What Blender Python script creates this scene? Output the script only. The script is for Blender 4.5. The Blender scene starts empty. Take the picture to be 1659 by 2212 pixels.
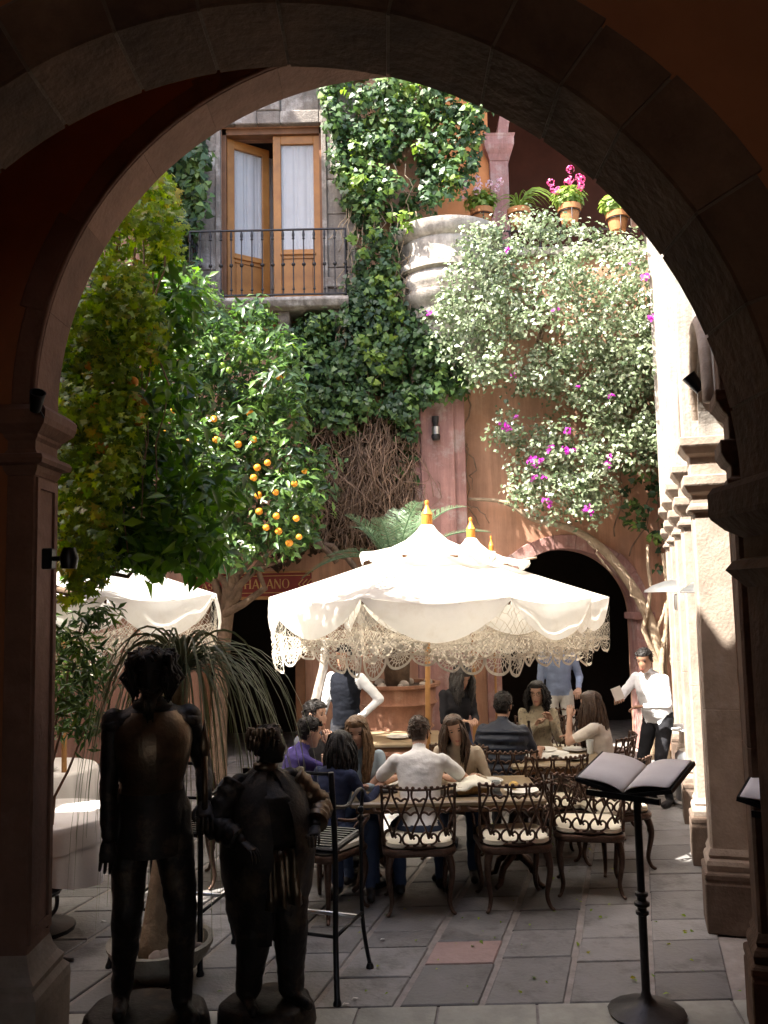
import bpy, bmesh, math, random
import numpy as np
from mathutils import Vector, Matrix, Quaternion, noise

SC = bpy.context.scene
C = SC.collection
R = math.radians
rnd = random.Random(7)
rng = np.random.default_rng(11)

# ------------------------------------------------------------------ camera
FPX, EYE = 1870.0, 2.2            # focal length in 1659x2212 picture units, eye height
PITCH, ROLL = R(5.44), R(1.2)
cam = bpy.data.cameras.new('camera')
camo = bpy.data.objects.new('camera', cam); C.objects.link(camo); SC.camera = camo
cam.sensor_fit = 'VERTICAL'; cam.sensor_height = 36; cam.sensor_width = 27
cam.lens = 36 * FPX / 2212
cam.clip_start = 0.05; cam.clip_end = 500
_f = Vector((0, math.cos(PITCH), math.sin(PITCH))); _u = Vector((0, -math.sin(PITCH), math.cos(PITCH)))
_r = Vector((math.cos(ROLL), 0, 0)) - _u * math.sin(ROLL)
_up = Vector((math.sin(ROLL), 0, 0)) + _u * math.cos(ROLL)
camo.matrix_world = Matrix(((_r.x, _up.x, -_f.x, 0), (_r.y, _up.y, -_f.y, 0), (_r.z, _up.z, -_f.z, EYE), (0, 0, 0, 1)))

# ------------------------------------------------------------------ sky, sun, exposure
SUN_EL, SUN_A = R(56), R(29)      # from the left, a little from the camera's side
to_sun = Vector((-math.cos(SUN_EL) * math.cos(SUN_A), -math.cos(SUN_EL) * math.sin(SUN_A), math.sin(SUN_EL)))
w = bpy.data.worlds.new('World'); SC.world = w; w.use_nodes = True
nt = w.node_tree
sky = nt.nodes.new('ShaderNodeTexSky'); sky.sky_type = 'NISHITA'; sky.sun_disc = False
sky.dust_density = 4.0; sky.ozone_density = .4; sky.sun_elevation = SUN_EL; sky.sun_rotation = math.atan2(to_sun.x, to_sun.y)
nt.nodes['Background'].inputs[1].default_value = 0.15
nt.links.new(sky.outputs[0], nt.nodes['Background'].inputs[0])
sl = bpy.data.lights.new('sun', 'SUN'); sl.energy = 5.0; sl.angle = R(0.5); sl.color = (1, .95, .86)
so = bpy.data.objects.new('sun', sl); C.objects.link(so); so.location = (0, 0, 30)
so.rotation_mode = 'QUATERNION'; so.rotation_quaternion = to_sun.to_track_quat('Z', 'Y')
SC.view_settings.view_transform = 'Standard'; SC.view_settings.look = 'None'
SC.view_settings.exposure = 2.35; SC.view_settings.gamma = 1
SC.render.engine = 'CYCLES'
SC.cycles.max_bounces = 8; SC.cycles.diffuse_bounces = 4; SC.cycles.glossy_bounces = 3
SC.cycles.transmission_bounces = 4; SC.cycles.transparent_max_bounces = 8
SC.cycles.use_denoising = True; SC.cycles.sample_clamp_indirect = 6
SC.cycles.caustics_reflective = False; SC.cycles.caustics_refractive = False

# ------------------------------------------------------------------ helpers
def V(*a): return Vector(a)
def ray(x, y):
    u = (x - 829.5) / FPX; v = (1106 - y) / FPX
    uu = u * math.cos(ROLL) + v * math.sin(ROLL); vv = -u * math.sin(ROLL) + v * math.cos(ROLL)
    return Vector((uu, math.cos(PITCH) - vv * math.sin(PITCH), math.sin(PITCH) + vv * math.cos(PITCH)))
def at(x, y, Y):
    d = ray(x, y); t = Y / d.y
    return Vector((d.x * t, Y, EYE + d.z * t))
def floor_at(x, y, Z=0.0):
    d = ray(x, y); t = (Z - EYE) / d.z
    return Vector((d.x * t, d.y * t, Z))

def tag(o, label=None, cat=None, group=None, kind=None):
    if label: o['label'] = label
    if cat: o['category'] = cat
    if group: o['group'] = group
    if kind: o['kind'] = kind
    return o
def empty(name, loc=(0, 0, 0), rz=0, label=None, cat=None, group=None):
    o = bpy.data.objects.new(name, None); C.objects.link(o); o.location = loc; o.rotation_euler = (0, 0, rz)
    o.empty_display_size = .1
    return tag(o, label, cat, group)
def link(name, me, parent=None, loc=None, rot=None, scale=None):
    o = bpy.data.objects.new(name, me); C.objects.link(o)
    if parent: o.parent = parent
    if loc is not None: o.location = loc
    if rot is not None: o.rotation_euler = rot
    if scale is not None: o.scale = scale
    return o
def copy_tree(o, parent=None):
    c = o.copy(); C.objects.link(c); c.parent = parent
    for ch in list(o.children): copy_tree(ch, c)
    return c

class MB:
    """collects geometry of one part"""
    def __init__(s): s.v = []; s.f = []; s.m = []; s.mi = 0
    def add(s, vs, fs):
        b = len(s.v); s.v.extend([tuple(p) for p in vs])
        for f in fs: s.f.append(tuple(b + i for i in f)); s.m.append(s.mi)
        return s
    def box(s, c, d, rz=0, rot=None):
        hx, hy, hz = d[0] / 2, d[1] / 2, d[2] / 2
        M = rot if rot is not None else Matrix.Rotation(rz, 3, 'Z'); c = Vector(c)
        vs = [c + M @ Vector((x, y, z)) for z in (-hz, hz) for y in (-hy, hy) for x in (-hx, hx)]
        return s.add(vs, [(0, 2, 3, 1), (4, 5, 7, 6), (0, 1, 5, 4), (2, 6, 7, 3), (0, 4, 6, 2), (1, 3, 7, 5)])
    def bar(s, a, b, wd, th, up=(0, 0, 1)):
        a = Vector(a); b = Vector(b); d = b - a; L = d.length; d.normalize(); u = Vector(up)
        x = d.cross(u)
        if x.length < 1e-4: x = d.cross(Vector((0, 1, 0)))
        x.normalize(); z = x.cross(d)
        M = Matrix((x, d, z)).transposed()
        return s.box((a + b) / 2, (wd, L, th), rot=M)
    def tube(s, path, rad, n=6, cap=True, flat=1.0):
        P = [Vector(p) for p in path]; k = len(P)
        if not hasattr(rad, '__len__'): rad = [rad] * k
        vs = []; t0 = (P[1] - P[0]).normalized()
        ref = Vector((0, 0, 1)) if abs(t0.z) < .9 else Vector((0, 1, 0))
        x = t0.cross(ref).normalized()
        for i in range(k):
            t = (P[min(i + 1, k - 1)] - P[max(i - 1, 0)])
            if t.length < 1e-9: t = t0
            t = t.normalized(); x = (x - t * x.dot(t))
            if x.length < 1e-6: x = t.cross(Vector((.3, .5, .8)))
            x.normalize(); y = t.cross(x)
            for j in range(n):
                a = 2 * math.pi * j / n
                vs.append(P[i] + (x * math.cos(a) + y * math.sin(a) * flat) * rad[i])
        fs = [(i * n + j, i * n + (j + 1) % n, (i + 1) * n + (j + 1) % n, (i + 1) * n + j) for i in range(k - 1) for j in range(n)]
        if cap: fs += [tuple(range(n - 1, -1, -1)), tuple(range((k - 1) * n, k * n))]
        return s.add(vs, fs)
    def lathe(s, prof, c=(0, 0, 0), n=20, sx=1, sy=1, cap=True, rfun=None):
        c = Vector(c); vs = []
        for r, z in prof:
            for j in range(n):
                a = 2 * math.pi * j / n; q = rfun(a, r, z) if rfun else r
                vs.append(c + Vector((q * math.cos(a) * sx, q * math.sin(a) * sy, z)))
        k = len(prof)
        fs = [(i * n + j, i * n + (j + 1) % n, (i + 1) * n + (j + 1) % n, (i + 1) * n + j) for i in range(k - 1) for j in range(n)]
        if cap: fs += [tuple(range(n - 1, -1, -1)), tuple(range((k - 1) * n, k * n))]
        return s.add(vs, fs)
    def ell(s, c, r, n=10, m=6, rot=None):
        c = Vector(c); vs = []; 
        if not hasattr(r, '__len__'): r = (r, r, r)
        M = rot if rot is not None else Matrix.Identity(3)
        for i in range(1, m):
            p = math.pi * i / m
            for j in range(n):
                a = 2 * math.pi * j / n
                vs.append(c + M @ Vector((r[0] * math.sin(p) * math.cos(a), r[1] * math.sin(p) * math.sin(a), r[2] * math.cos(p))))
        t = len(vs); vs += [c + M @ Vector((0, 0, r[2])), c - M @ Vector((0, 0, r[2]))]
        fs = [(i * n + j, (i + 1) * n + j, (i + 1) * n + (j + 1) % n, i * n + (j + 1) % n) for i in range(m - 2) for j in range(n)]
        fs += [(t, j, (j + 1) % n) for j in range(n)] + [(t + 1, (m - 2) * n + (j + 1) % n, (m - 2) * n + j) for j in range(n)]
        return s.add(vs, fs)
    def loft(s, rings, cap=True):
        n = len(rings[0]); vs = [p for r in rings for p in r]; k = len(rings)
        fs = [(i * n + j, i * n + (j + 1) % n, (i + 1) * n + (j + 1) % n, (i + 1) * n + j) for i in range(k - 1) for j in range(n)]
        if cap: fs += [tuple(range(n - 1, -1, -1)), tuple(range((k - 1) * n, k * n))]
        return s.add(vs, fs)
    def prism(s, poly, a0, a1, axis='Y'):
        """poly: list of 2d points, extruded along axis from a0 to a1"""
        n = len(poly)
        def P(p, a):
            return {'Y': (p[0], a, p[1]), 'Z': (p[0], p[1], a), 'X': (a, p[0], p[1])}[axis]
        vs = [P(p, a0) for p in poly] + [P(p, a1) for p in poly]
        fs = [tuple(range(n - 1, -1, -1)), tuple(range(n, 2 * n))] + [(j, (j + 1) % n, n + (j + 1) % n, n + j) for j in range(n)]
        return s.add(vs, fs)
    def sheet(s, grid):
        k = len(grid); n = len(grid[0])
        return s.add([p for r in grid for p in r], [(i * n + j, i * n + j + 1, (i + 1) * n + j + 1, (i + 1) * n + j) for i in range(k - 1) for j in range(n - 1)])
    def mesh(s, name, mats, smooth=False, bevel=0, solid=0, fix=True):
        me = bpy.data.meshes.new(name); me.from_pydata(s.v, [], s.f)
        if not isinstance(mats, (list, tuple)): mats = [mats]
        for m in mats: me.materials.append(M_[m] if isinstance(m, str) else m)
        if len(mats) > 1: me.polygons.foreach_set('material_index', s.m)
        if fix or bevel or solid:
            bm = bmesh.new(); bm.from_mesh(me)
            if solid: bmesh.ops.solidify(bm, geom=bm.faces[:], thickness=solid)
            if fix: bmesh.ops.recalc_face_normals(bm, faces=bm.faces[:])
            if bevel:
                es = [e for e in bm.edges if len(e.link_faces) == 2 and e.calc_face_angle(0) > .6]
                bmesh.ops.bevel(bm, geom=es, offset=bevel, segments=1, affect='EDGES', clamp_overlap=True)
            bm.to_mesh(me); bm.free()
        if smooth:
            me.polygons.foreach_set('use_smooth', [True] * len(me.polygons))
            if smooth != 2: me.set_sharp_from_angle(angle=R(40))
        me.update(); return me
    def build(s, name, mats, parent=None, loc=None, rot=None, **k):
        return link(name, s.mesh(name, mats, **k), parent, loc, rot)

def bez(p0, p1, p2, p3, n=10):
    p0, p1, p2, p3 = map(Vector, (p0, p1, p2, p3)); o = []
    for i in range(n + 1):
        t = i / n; o.append(p0 * (1 - t) ** 3 + p1 * 3 * t * (1 - t) ** 2 + p2 * 3 * t * t * (1 - t) + p3 * t ** 3)
    return o
def spline(pts, n=6):
    P = [Vector(p) for p in pts]; o = []
    for i in range(len(P) - 1):
        a, b, c, d = P[max(i - 1, 0)], P[i], P[i + 1], P[min(i + 2, len(P) - 1)]
        for k in range(n):
            t = k / n
            o.append(.5 * ((2 * b) + (c - a) * t + (2 * a - 5 * b + 4 * c - d) * t * t + (3 * b - a - 3 * c + d) * t ** 3))
    o.append(P[-1]); return o
def lerp(a, b, t): return a + (b - a) * t

# ------------------------------------------------------------------ materials
M_ = {}
def mat(name, col, rough=.8, var=.25, scale=4, bump=.15, bscale=40, metal=0, spec=.3, stain=None, stain_amt=.5, stain_scale=2, objvar=0, coords='Object', trans=0, col2=None, sheen=0, streak=0, rvar=0):
    m = bpy.data.materials.new(name); m.use_nodes = True; t = m.node_tree; N = t.nodes; L = t.links
    b = N['Principled BSDF']; b.inputs['Roughness'].default_value = rough; b.inputs['Metallic'].default_value = metal
    b.inputs['Specular IOR Level'].default_value = spec
    if sheen: b.inputs['Sheen Weight'].default_value = sheen
    tc = N.new('ShaderNodeTexCoord')
    src = tc.outputs[coords]
    if coords == 'Object' and objvar:
        oi = N.new('ShaderNodeObjectInfo'); va = N.new('ShaderNodeVectorMath'); va.operation = 'MULTIPLY_ADD'
        L.new(oi.outputs['Random'], va.inputs[0]); va.inputs[1].default_value = (17, 31, 9); L.new(src, va.inputs[2]); src = va.outputs[0]
    n1 = N.new('ShaderNodeTexNoise'); n1.inputs['Scale'].default_value = scale; n1.inputs['Detail'].default_value = 6; n1.inputs['Roughness'].default_value = .65
    L.new(src, n1.inputs['Vector'])
    r1 = N.new('ShaderNodeValToRGB'); e = r1.color_ramp.elements
    e[0].position = .3; e[1].position = .7
    c2 = col2 if col2 else tuple(min(1, c * (1 + var)) for c in col)
    e[0].color = (*[c * (1 - var) for c in col], 1); e[1].color = (*c2, 1)
    L.new(n1.outputs['Fac'], r1.inputs[0]); out = r1.outputs[0]
    if stain:
        n2 = N.new('ShaderNodeTexNoise'); n2.inputs['Scale'].default_value = stain_scale; n2.inputs['Detail'].default_value = 8; n2.inputs['Roughness'].default_value = .7
        L.new(src, n2.inputs['Vector'])
        r2 = N.new('ShaderNodeValToRGB'); r2.color_ramp.elements[0].position = .52; r2.color_ramp.elements[1].position = .66
        r2.color_ramp.elements[0].color = (0, 0, 0, 1); r2.color_ramp.elements[1].color = (stain_amt,) * 3 + (1,)
        L.new(n2.outputs['Fac'], r2.inputs[0])
        mx = N.new('ShaderNodeMix'); mx.data_type = 'RGBA'; L.new(r2.outputs[0], mx.inputs[0]); L.new(out, mx.inputs[6]); mx.inputs[7].default_value = (*stain, 1); out = mx.outputs[2]
    if streak:
        mp_ = N.new('ShaderNodeMapping'); mp_.inputs['Scale'].default_value = (5, 5, .35); L.new(src, mp_.inputs[0])
        n4 = N.new('ShaderNodeTexNoise'); n4.inputs['Scale'].default_value = 1.5; n4.inputs['Detail'].default_value = 7; n4.inputs['Roughness'].default_value = .7; L.new(mp_.outputs[0], n4.inputs['Vector'])
        r4 = N.new('ShaderNodeValToRGB'); r4.color_ramp.elements[0].position = .42; r4.color_ramp.elements[1].position = .62
        r4.color_ramp.elements[0].color = (1 - streak,) * 3 + (1,); r4.color_ramp.elements[1].color = (1, 1, 1, 1); L.new(n4.outputs['Fac'], r4.inputs[0])
        n5 = N.new('ShaderNodeTexVoronoi'); n5.feature = 'DISTANCE_TO_EDGE'; n5.inputs['Scale'].default_value = 1.1; L.new(n1.outputs['Color'], n5.inputs['Vector'])
        m4 = N.new('ShaderNodeMix'); m4.data_type = 'RGBA'; m4.blend_type = 'MULTIPLY'; m4.inputs[0].default_value = 1; L.new(out, m4.inputs[6]); L.new(r4.outputs[0], m4.inputs[7]); out = m4.outputs[2]
    if rvar:
        rr4 = N.new('ShaderNodeMapRange'); rr4.inputs[1].default_value = .35; rr4.inputs[2].default_value = .65; rr4.inputs[3].default_value = rough - rvar; rr4.inputs[4].default_value = rough + rvar * .6
        L.new(n1.outputs['Fac'], rr4.inputs[0]); L.new(rr4.outputs[0], b.inputs['Roughness'])
    if objvar:
        oi2 = N.new('ShaderNodeObjectInfo'); mr = N.new('ShaderNodeMapRange'); mr.inputs[3].default_value = 1 - objvar; mr.inputs[4].default_value = 1 + objvar
        L.new(oi2.outputs['Random'], mr.inputs[0])
        hs = N.new('ShaderNodeHueSaturation'); L.new(mr.outputs[0], hs.inputs['Value']); L.new(out, hs.inputs['Color']); out = hs.outputs[0]
    L.new(out, b.inputs['Base Color'])
    if bump:
        n3 = N.new('ShaderNodeTexNoise'); n3.inputs['Scale'].default_value = bscale; n3.inputs['Detail'].default_value = 5
        L.new(src, n3.inputs['Vector'])
        ad = N.new('ShaderNodeMath'); ad.operation = 'ADD'; L.new(n3.outputs['Fac'], ad.inputs[0]); L.new(n1.outputs['Fac'], ad.inputs[1])
        bp = N.new('ShaderNodeBump'); bp.inputs['Strength'].default_value = bump; bp.inputs['Distance'].default_value = .02
        L.new(ad.outputs[0], bp.inputs['Height']); L.new(bp.outputs[0], b.inputs['Normal'])
    if trans:
        tr = N.new('ShaderNodeBsdfTranslucent'); L.new(out, tr.inputs[0]); ms = N.new('ShaderNodeMixShader'); ms.inputs[0].default_value = trans
        L.new(b.outputs[0], ms.inputs[1]); L.new(tr.outputs[0], ms.inputs[2]); L.new(ms.outputs[0], N['Material Output'].inputs[0])
    M_[name] = m; return m
def leafmat(name, cols, trans=.35, rough=.45, spec=.4):
    m = bpy.data.materials.new(name); m.use_nodes = True; t = m.node_tree; N = t.nodes; L = t.links
    b = N['Principled BSDF']; b.inputs['Roughness'].default_value = rough; b.inputs['Specular IOR Level'].default_value = spec
    a = N.new('ShaderNodeAttribute'); a.attribute_name = 'rnd'
    r = N.new('ShaderNodeValToRGB'); e = r.color_ramp.elements
    for i, c in enumerate(cols):
        p = i / (len(cols) - 1)
        if i == 0: el = e[0]
        elif i == len(cols) - 1: el = e[len(e) - 1]
        else: el = e.new(p)
        el.position = p; el.color = (*c, 1)
    L.new(a.outputs['Fac'], r.inputs[0]); L.new(r.outputs[0], b.inputs['Base Color'])
    tr = N.new('ShaderNodeBsdfTranslucent'); hs = N.new('ShaderNodeHueSaturation'); hs.inputs['Value'].default_value = 1.5; hs.inputs['Saturation'].default_value = 1.1
    L.new(r.outputs[0], hs.inputs['Color']); L.new(hs.outputs[0], tr.inputs[0])
    ms = N.new('ShaderNodeMixShader'); ms.inputs[0].default_value = trans
    L.new(b.outputs[0], ms.inputs[1]); L.new(tr.outputs[0], ms.inputs[2]); L.new(ms.outputs[0], N['Material Output'].inputs[0])
    M_[name] = m; return m

mat('orange_plaster', (.52, .285, .185), .9, .22, 1.6, .12, 25, stain=(.60, .38, .27), stain_amt=.6, stain_scale=1.2, streak=.28)
mat('terrace_plaster', (.62, .26, .10), .9, .15, 1.6, .1, 25, stain=(.66, .36, .2), stain_amt=.4, stain_scale=1.5)
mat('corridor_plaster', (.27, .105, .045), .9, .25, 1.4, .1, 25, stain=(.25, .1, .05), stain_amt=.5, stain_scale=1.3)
mat('pink_stone', (.40, .215, .19), .85, .2, 3, .25, 30, stain=(.6, .5, .46), stain_amt=.6, stain_scale=3.2, streak=.3)
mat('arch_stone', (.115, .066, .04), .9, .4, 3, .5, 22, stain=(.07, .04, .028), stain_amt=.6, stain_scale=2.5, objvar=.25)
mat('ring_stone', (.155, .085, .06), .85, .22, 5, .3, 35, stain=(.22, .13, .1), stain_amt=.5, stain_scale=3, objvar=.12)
mat('mortar', (.14, .10, .07), .95, .25, 8, .3, 60)
mat('grey_stone', (.23, .20, .175), .9, .25, 5, .45, 40, stain=(.55, .52, .48), stain_amt=.75, stain_scale=2.6, objvar=.12, streak=.3)
mat('pale_stone', (.47, .42, .37), .88, .18, 4, .3, 35, stain=(.25, .22, .2), stain_amt=.7, stain_scale=3, streak=.4)
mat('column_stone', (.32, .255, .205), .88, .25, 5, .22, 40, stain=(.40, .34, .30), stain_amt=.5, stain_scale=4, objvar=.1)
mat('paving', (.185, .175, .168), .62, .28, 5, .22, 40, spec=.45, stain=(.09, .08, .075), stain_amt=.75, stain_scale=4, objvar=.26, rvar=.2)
mat('paving_pink', (.31, .215, .195), .7, .18, 6, .2, 40, objvar=.05)
mat('kerb_stone', (.36, .35, .30), .75, .2, 6, .2, 40, objvar=.12)
mat('joint', (.27, .24, .22), .9, .25, 9, .3, 60)
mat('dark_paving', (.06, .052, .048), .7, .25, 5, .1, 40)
mat('pedestal_stone', (.13, .092, .07), .9, .3, 6, .3, 40, stain=(.24, .2, .17), stain_amt=.4, stain_scale=4)
mat('shaded_maroon', (.06, .022, .014), .9, .2, 2, .05, 20)  # shade inside the terrace gallery put into the wall colour
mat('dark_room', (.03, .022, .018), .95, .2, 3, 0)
mat('wood_door', (.31, .135, .032), .5, .28, 3, .12, 30, spec=.4, stain=(.24, .09, .02), stain_amt=.5, stain_scale=5)
mat('dark_wood', (.16, .075, .035), .6, .3, 4, .15, 30)
mat('pole_wood', (.34, .17, .06), .5, .2, 6, .05, 30)
mat('finial_wood', (.62, .25, .045), .35, .2, 8, .05, 30, spec=.5)
mat('curtain', (.66, .66, .68), .9, .08, 3, .1, 12, trans=.3)
mat('canvas', (.84, .82, .77), .9, .08, 3, .12, 18, trans=.58, stain=(.66, .61, .53), stain_amt=.5, stain_scale=3)
mat('lace', (.76, .69, .58), .95, .12, 6, .1, 80, trans=.15)
mat('iron', (.035, .032, .033), .45, .3, 20, .1, 80, metal=.6, spec=.5)
mat('black_metal', (.02, .02, .022), .35, .3, 20, .05, 80, metal=.7, spec=.5)
mat('cast_metal', (.085, .05, .036), .38, .35, 25, .25, 90, metal=.7, spec=.5)
mat('steel', (.55, .55, .56), .3, .1, 10, 0, metal=.9)
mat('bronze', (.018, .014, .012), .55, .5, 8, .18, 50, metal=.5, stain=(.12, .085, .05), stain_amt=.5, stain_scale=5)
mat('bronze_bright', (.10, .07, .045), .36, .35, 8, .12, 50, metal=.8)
mat('cushion', (.74, .68, .54), .9, .08, 5, .1, 60)
mat('table_top', (.30, .225, .14), .32, .25, 5, .05, 50, spec=.5, stain=(.40, .31, .2), stain_amt=.5, stain_scale=4)
mat('table_cloth', (.72, .68, .66), .9, .05, 3, .08, 50, trans=.08)
mat('terracotta', (.34, .165, .105), .85, .2, 5, .2, 40, stain=(.46, .30, .22), stain_amt=.5, stain_scale=4, streak=.3)
mat('pot_clay', (.42, .185, .075), .8, .15, 6, .1, 40)
mat('soil', (.06, .04, .03), .95, .3, 20, .4, 60)
mat('bark', (.16, .105, .07), .9, .35, 10, .5, 40)
mat('pale_bark', (.33, .25, .17), .9, .3, 10, .4, 40)
mat('twig', (.25, .165, .115), .9, .35, 8, 0)
mat('sign_red', (.17, .022, .018), .5, .15, 5, .03, 40)
mat('sign_gold', (.42, .25, .09), .5, .2, 20, 0)
mat('paper', (.68, .64, .60), .8, .05, 6, 0)
mat('menu_page', (.82, .75, .71), .7, .12, 3, .03, 20, col2=(.85, .80, .76))
mat('porcelain', (.75, .74, .70), .25, .04, 5, 0, spec=.5)
mat('bread', (.55, .36, .12), .9, .25, 20, .3, 60)
mat('napkin', (.74, .71, .6), .9, .05, 8, .1, 40)
mat('wicker', (.32, .19, .07), .8, .3, 60, .4, 120)
mat('bottle_glass', (.015, .012, .012), .12, .1, 5, 0, spec=.6)
mat('glass_clear', (.62, .66, .66), .1, .05, 5, 0, spec=.6)
mat('orange_fruit', (.60, .23, .02), .45, .12, 8, .1, 90)
mat('lime_fruit', (.16, .26, .03), .5, .2, 8, .1, 90)
mat('white_paint', (.8, .8, .8), .5, .05, 8, 0)
mat('roof_tile', (.40, .17, .09), .9, .25, 6, .2, 30)
mat('bowl_stone', (.27, .25, .21), .9, .25, 8, .3, 50)
mat('pebble', (.36, .30, .26), .8, .3, 8, .1, 50, objvar=.2)
leafmat('ivy_leaf', [(.022, .05, .022), (.04, .085, .03), (.075, .14, .035), (.16, .25, .05)], .25)
leafmat('ivy_young', [(.10, .17, .03), (.18, .27, .045), (.26, .33, .06)], .4)
leafmat('orange_leaf', [(.025, .055, .02), (.045, .095, .025), (.08, .155, .03), (.15, .23, .04)], .28, .35, .5)
leafmat('near_orange_leaf', [(.025, .065, .012), (.055, .13, .018), (.11, .22, .025), (.20, .33, .04)], .42, .35, .5)
leafmat('creeper_leaf', [(.06, .11, .012), (.11, .19, .018), (.17, .27, .02), (.24, .34, .03), (.32, .37, .04), (.34, .27, .03)], .45)
leafmat('bougain_leaf', [(.07, .11, .05), (.15, .20, .10), (.28, .33, .21), (.44, .48, .36)], .25, .3, .7)
leafmat('bract', [(.42, .02, .36), (.52, .06, .46), (.5, .14, .5)], .4)
leafmat('cycad_leaf', [(.10, .17, .09), (.15, .23, .13), (.21, .29, .17)], .25)
leafmat('grass_blade', [(.13, .16, .08), (.22, .25, .14), (.34, .35, .24)], .3)
leafmat('dead_leaf', [(.035, .022, .014), (.06, .04, .022), (.10, .065, .035)], .15, .8, .1)
leafmat('geranium_leaf', [(.12, .2, .03), (.2, .3, .05), (.3, .4, .08)], .35)
leafmat('geranium_pale', [(.7, .42, .55), (.8, .6, .68), (.85, .75, .78)], .3)
leafmat('geranium_pink', [(.6, .06, .22), (.7, .12, .3), (.8, .25, .4)], .3)
leafmat('white_petal', [(.7, .7, .62), (.8, .8, .72), (.8, .8, .75)], .2)

m = bpy.data.materials.new('pane'); m.use_nodes = True; _t = m.node_tree; _b = _t.nodes['Principled BSDF']; _b.inputs['Roughness'].default_value = .06; _b.inputs['Base Color'].default_value = (.5, .52, .55, 1)
_tr = _t.nodes.new('ShaderNodeBsdfTransparent'); _ms = _t.nodes.new('ShaderNodeMixShader'); _ms.inputs[0].default_value = .16
_t.links.new(_tr.outputs[0], _ms.inputs[1]); _t.links.new(_b.outputs[0], _ms.inputs[2]); _t.links.new(_ms.outputs[0], _t.nodes['Material Output'].inputs[0]); M_['pane'] = m
# ------------------------------------------------------------------ leaves (one mesh of leaf-sized faces)
def leaf_mesh(name, P, Nrm, Lng, matname, wid=.25, shape='leaf', up=None, rv=None, droop=.12):
    P = np.asarray(P, float); Nrm = np.asarray(Nrm, float); n = len(P)
    Nrm = Nrm / (np.linalg.norm(Nrm, axis=1, keepdims=True) + 1e-9)
    Lng = np.full(n, Lng) if np.isscalar(Lng) else np.asarray(Lng)
    d = rng.normal(size=(n, 3)) if up is None else np.asarray(up, float) + rng.normal(size=(n, 3)) * .35
    d -= Nrm * (d * Nrm).sum(1, keepdims=True); d /= np.linalg.norm(d, axis=1, keepdims=True) + 1e-9
    s = np.cross(d, Nrm)
    if shape == 'leaf':
        T = np.array([(0, 0, 0), (-wid, .42, .10), (wid, .42, .10), (0, .5, 0), (0, 1, -droop)]); F = [(0, 3, 1), (0, 2, 3), (1, 3, 4), (3, 2, 4)]
    elif shape == 'palmate':
        T = [(0, .35, 0)]
        ang = [-150, -105, -72, -40, -22, 0, 22, 40, 72, 105, 150]; rr = [.2, .52, .26, .62, .34, .72, .34, .62, .26, .52, .2]
        for a, r_ in zip(ang, rr): T.append((math.sin(R(a)) * r_, .35 + math.cos(R(a)) * r_ * .95, -.16 * r_ * r_))
        T = np.array(T); F = [(0, i + 1, i) for i in range(1, 11)]
    elif shape == 'ivy':
        T = np.array([(0, .1, 0), (-.42, .0, -.05), (-.36, .42, -.02), (0, 1, -.12), (.36, .42, -.02), (.42, .0, -.05)]); F = [(0, 2, 1), (0, 3, 2), (0, 4, 3), (0, 5, 4)]
    else:
        T = np.array([(-wid, 0, 0), (wid, 0, 0), (wid * .8, 1, -droop), (-wid * .8, 1, -droop)]); F = [(0, 1, 2, 3)]
    k = len(T)
    W = P[:, None, :] + (s[:, None, :] * T[None, :, 0:1] + d[:, None, :] * T[None, :, 1:2] + Nrm[:, None, :] * T[None, :, 2:3]) * Lng[:, None, None]
    Fa = np.asarray(F); faces = (np.arange(n)[:, None, None] * k + Fa[None]).reshape(-1, Fa.shape[1])
    me = bpy.data.meshes.new(name)
    me.vertices.add(n * k); me.vertices.foreach_set('co', W.reshape(-1))
    m = Fa.shape[1]
    me.loops.add(faces.size); me.loops.foreach_set('vertex_index', faces.reshape(-1).astype(np.int32))
    me.polygons.add(len(faces)); me.polygons.foreach_set('loop_start', np.arange(0, faces.size, m, dtype=np.int32))
    try: me.polygons.foreach_set('loop_total', np.full(len(faces), m, dtype=np.int32))
    except Exception: pass
    me.update(calc_edges=True)
    a = me.attributes.new('rnd', 'FLOAT', 'POINT')
    rv = rng.random(n) if rv is None else np.clip(rv, 0, 1)
    a.data.foreach_set('value', np.repeat(rv, k).astype(np.float32))
    me.materials.append(M_[matname]); me.polygons.foreach_set('use_smooth', [True] * len(me.polygons))
    return me
def in_poly(x, y, poly):
    c = np.zeros(len(x), bool); n = len(poly); j = n - 1
    for i in range(n):
        xi, yi = poly[i]; xj, yj = poly[j]
        t = ((yi > y) != (yj > y)) & (x < (xj - xi) * (y - yi) / ((yj - yi) + 1e-12) + xi)
        c ^= t; j = i
    return c
def sample_poly(poly, n):
    p = np.array(poly, float); lo = p.min(0); hi = p.max(0); X = []; k = 0
    while k < n:
        q = rng.random((n * 2, 2)) * (hi - lo) + lo; q = q[in_poly(q[:, 0], q[:, 1], poly)]; X.append(q); k += len(q)
    return np.concatenate(X)[:n]
def nz(p, s): return noise.noise(Vector(p) * s)
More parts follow.
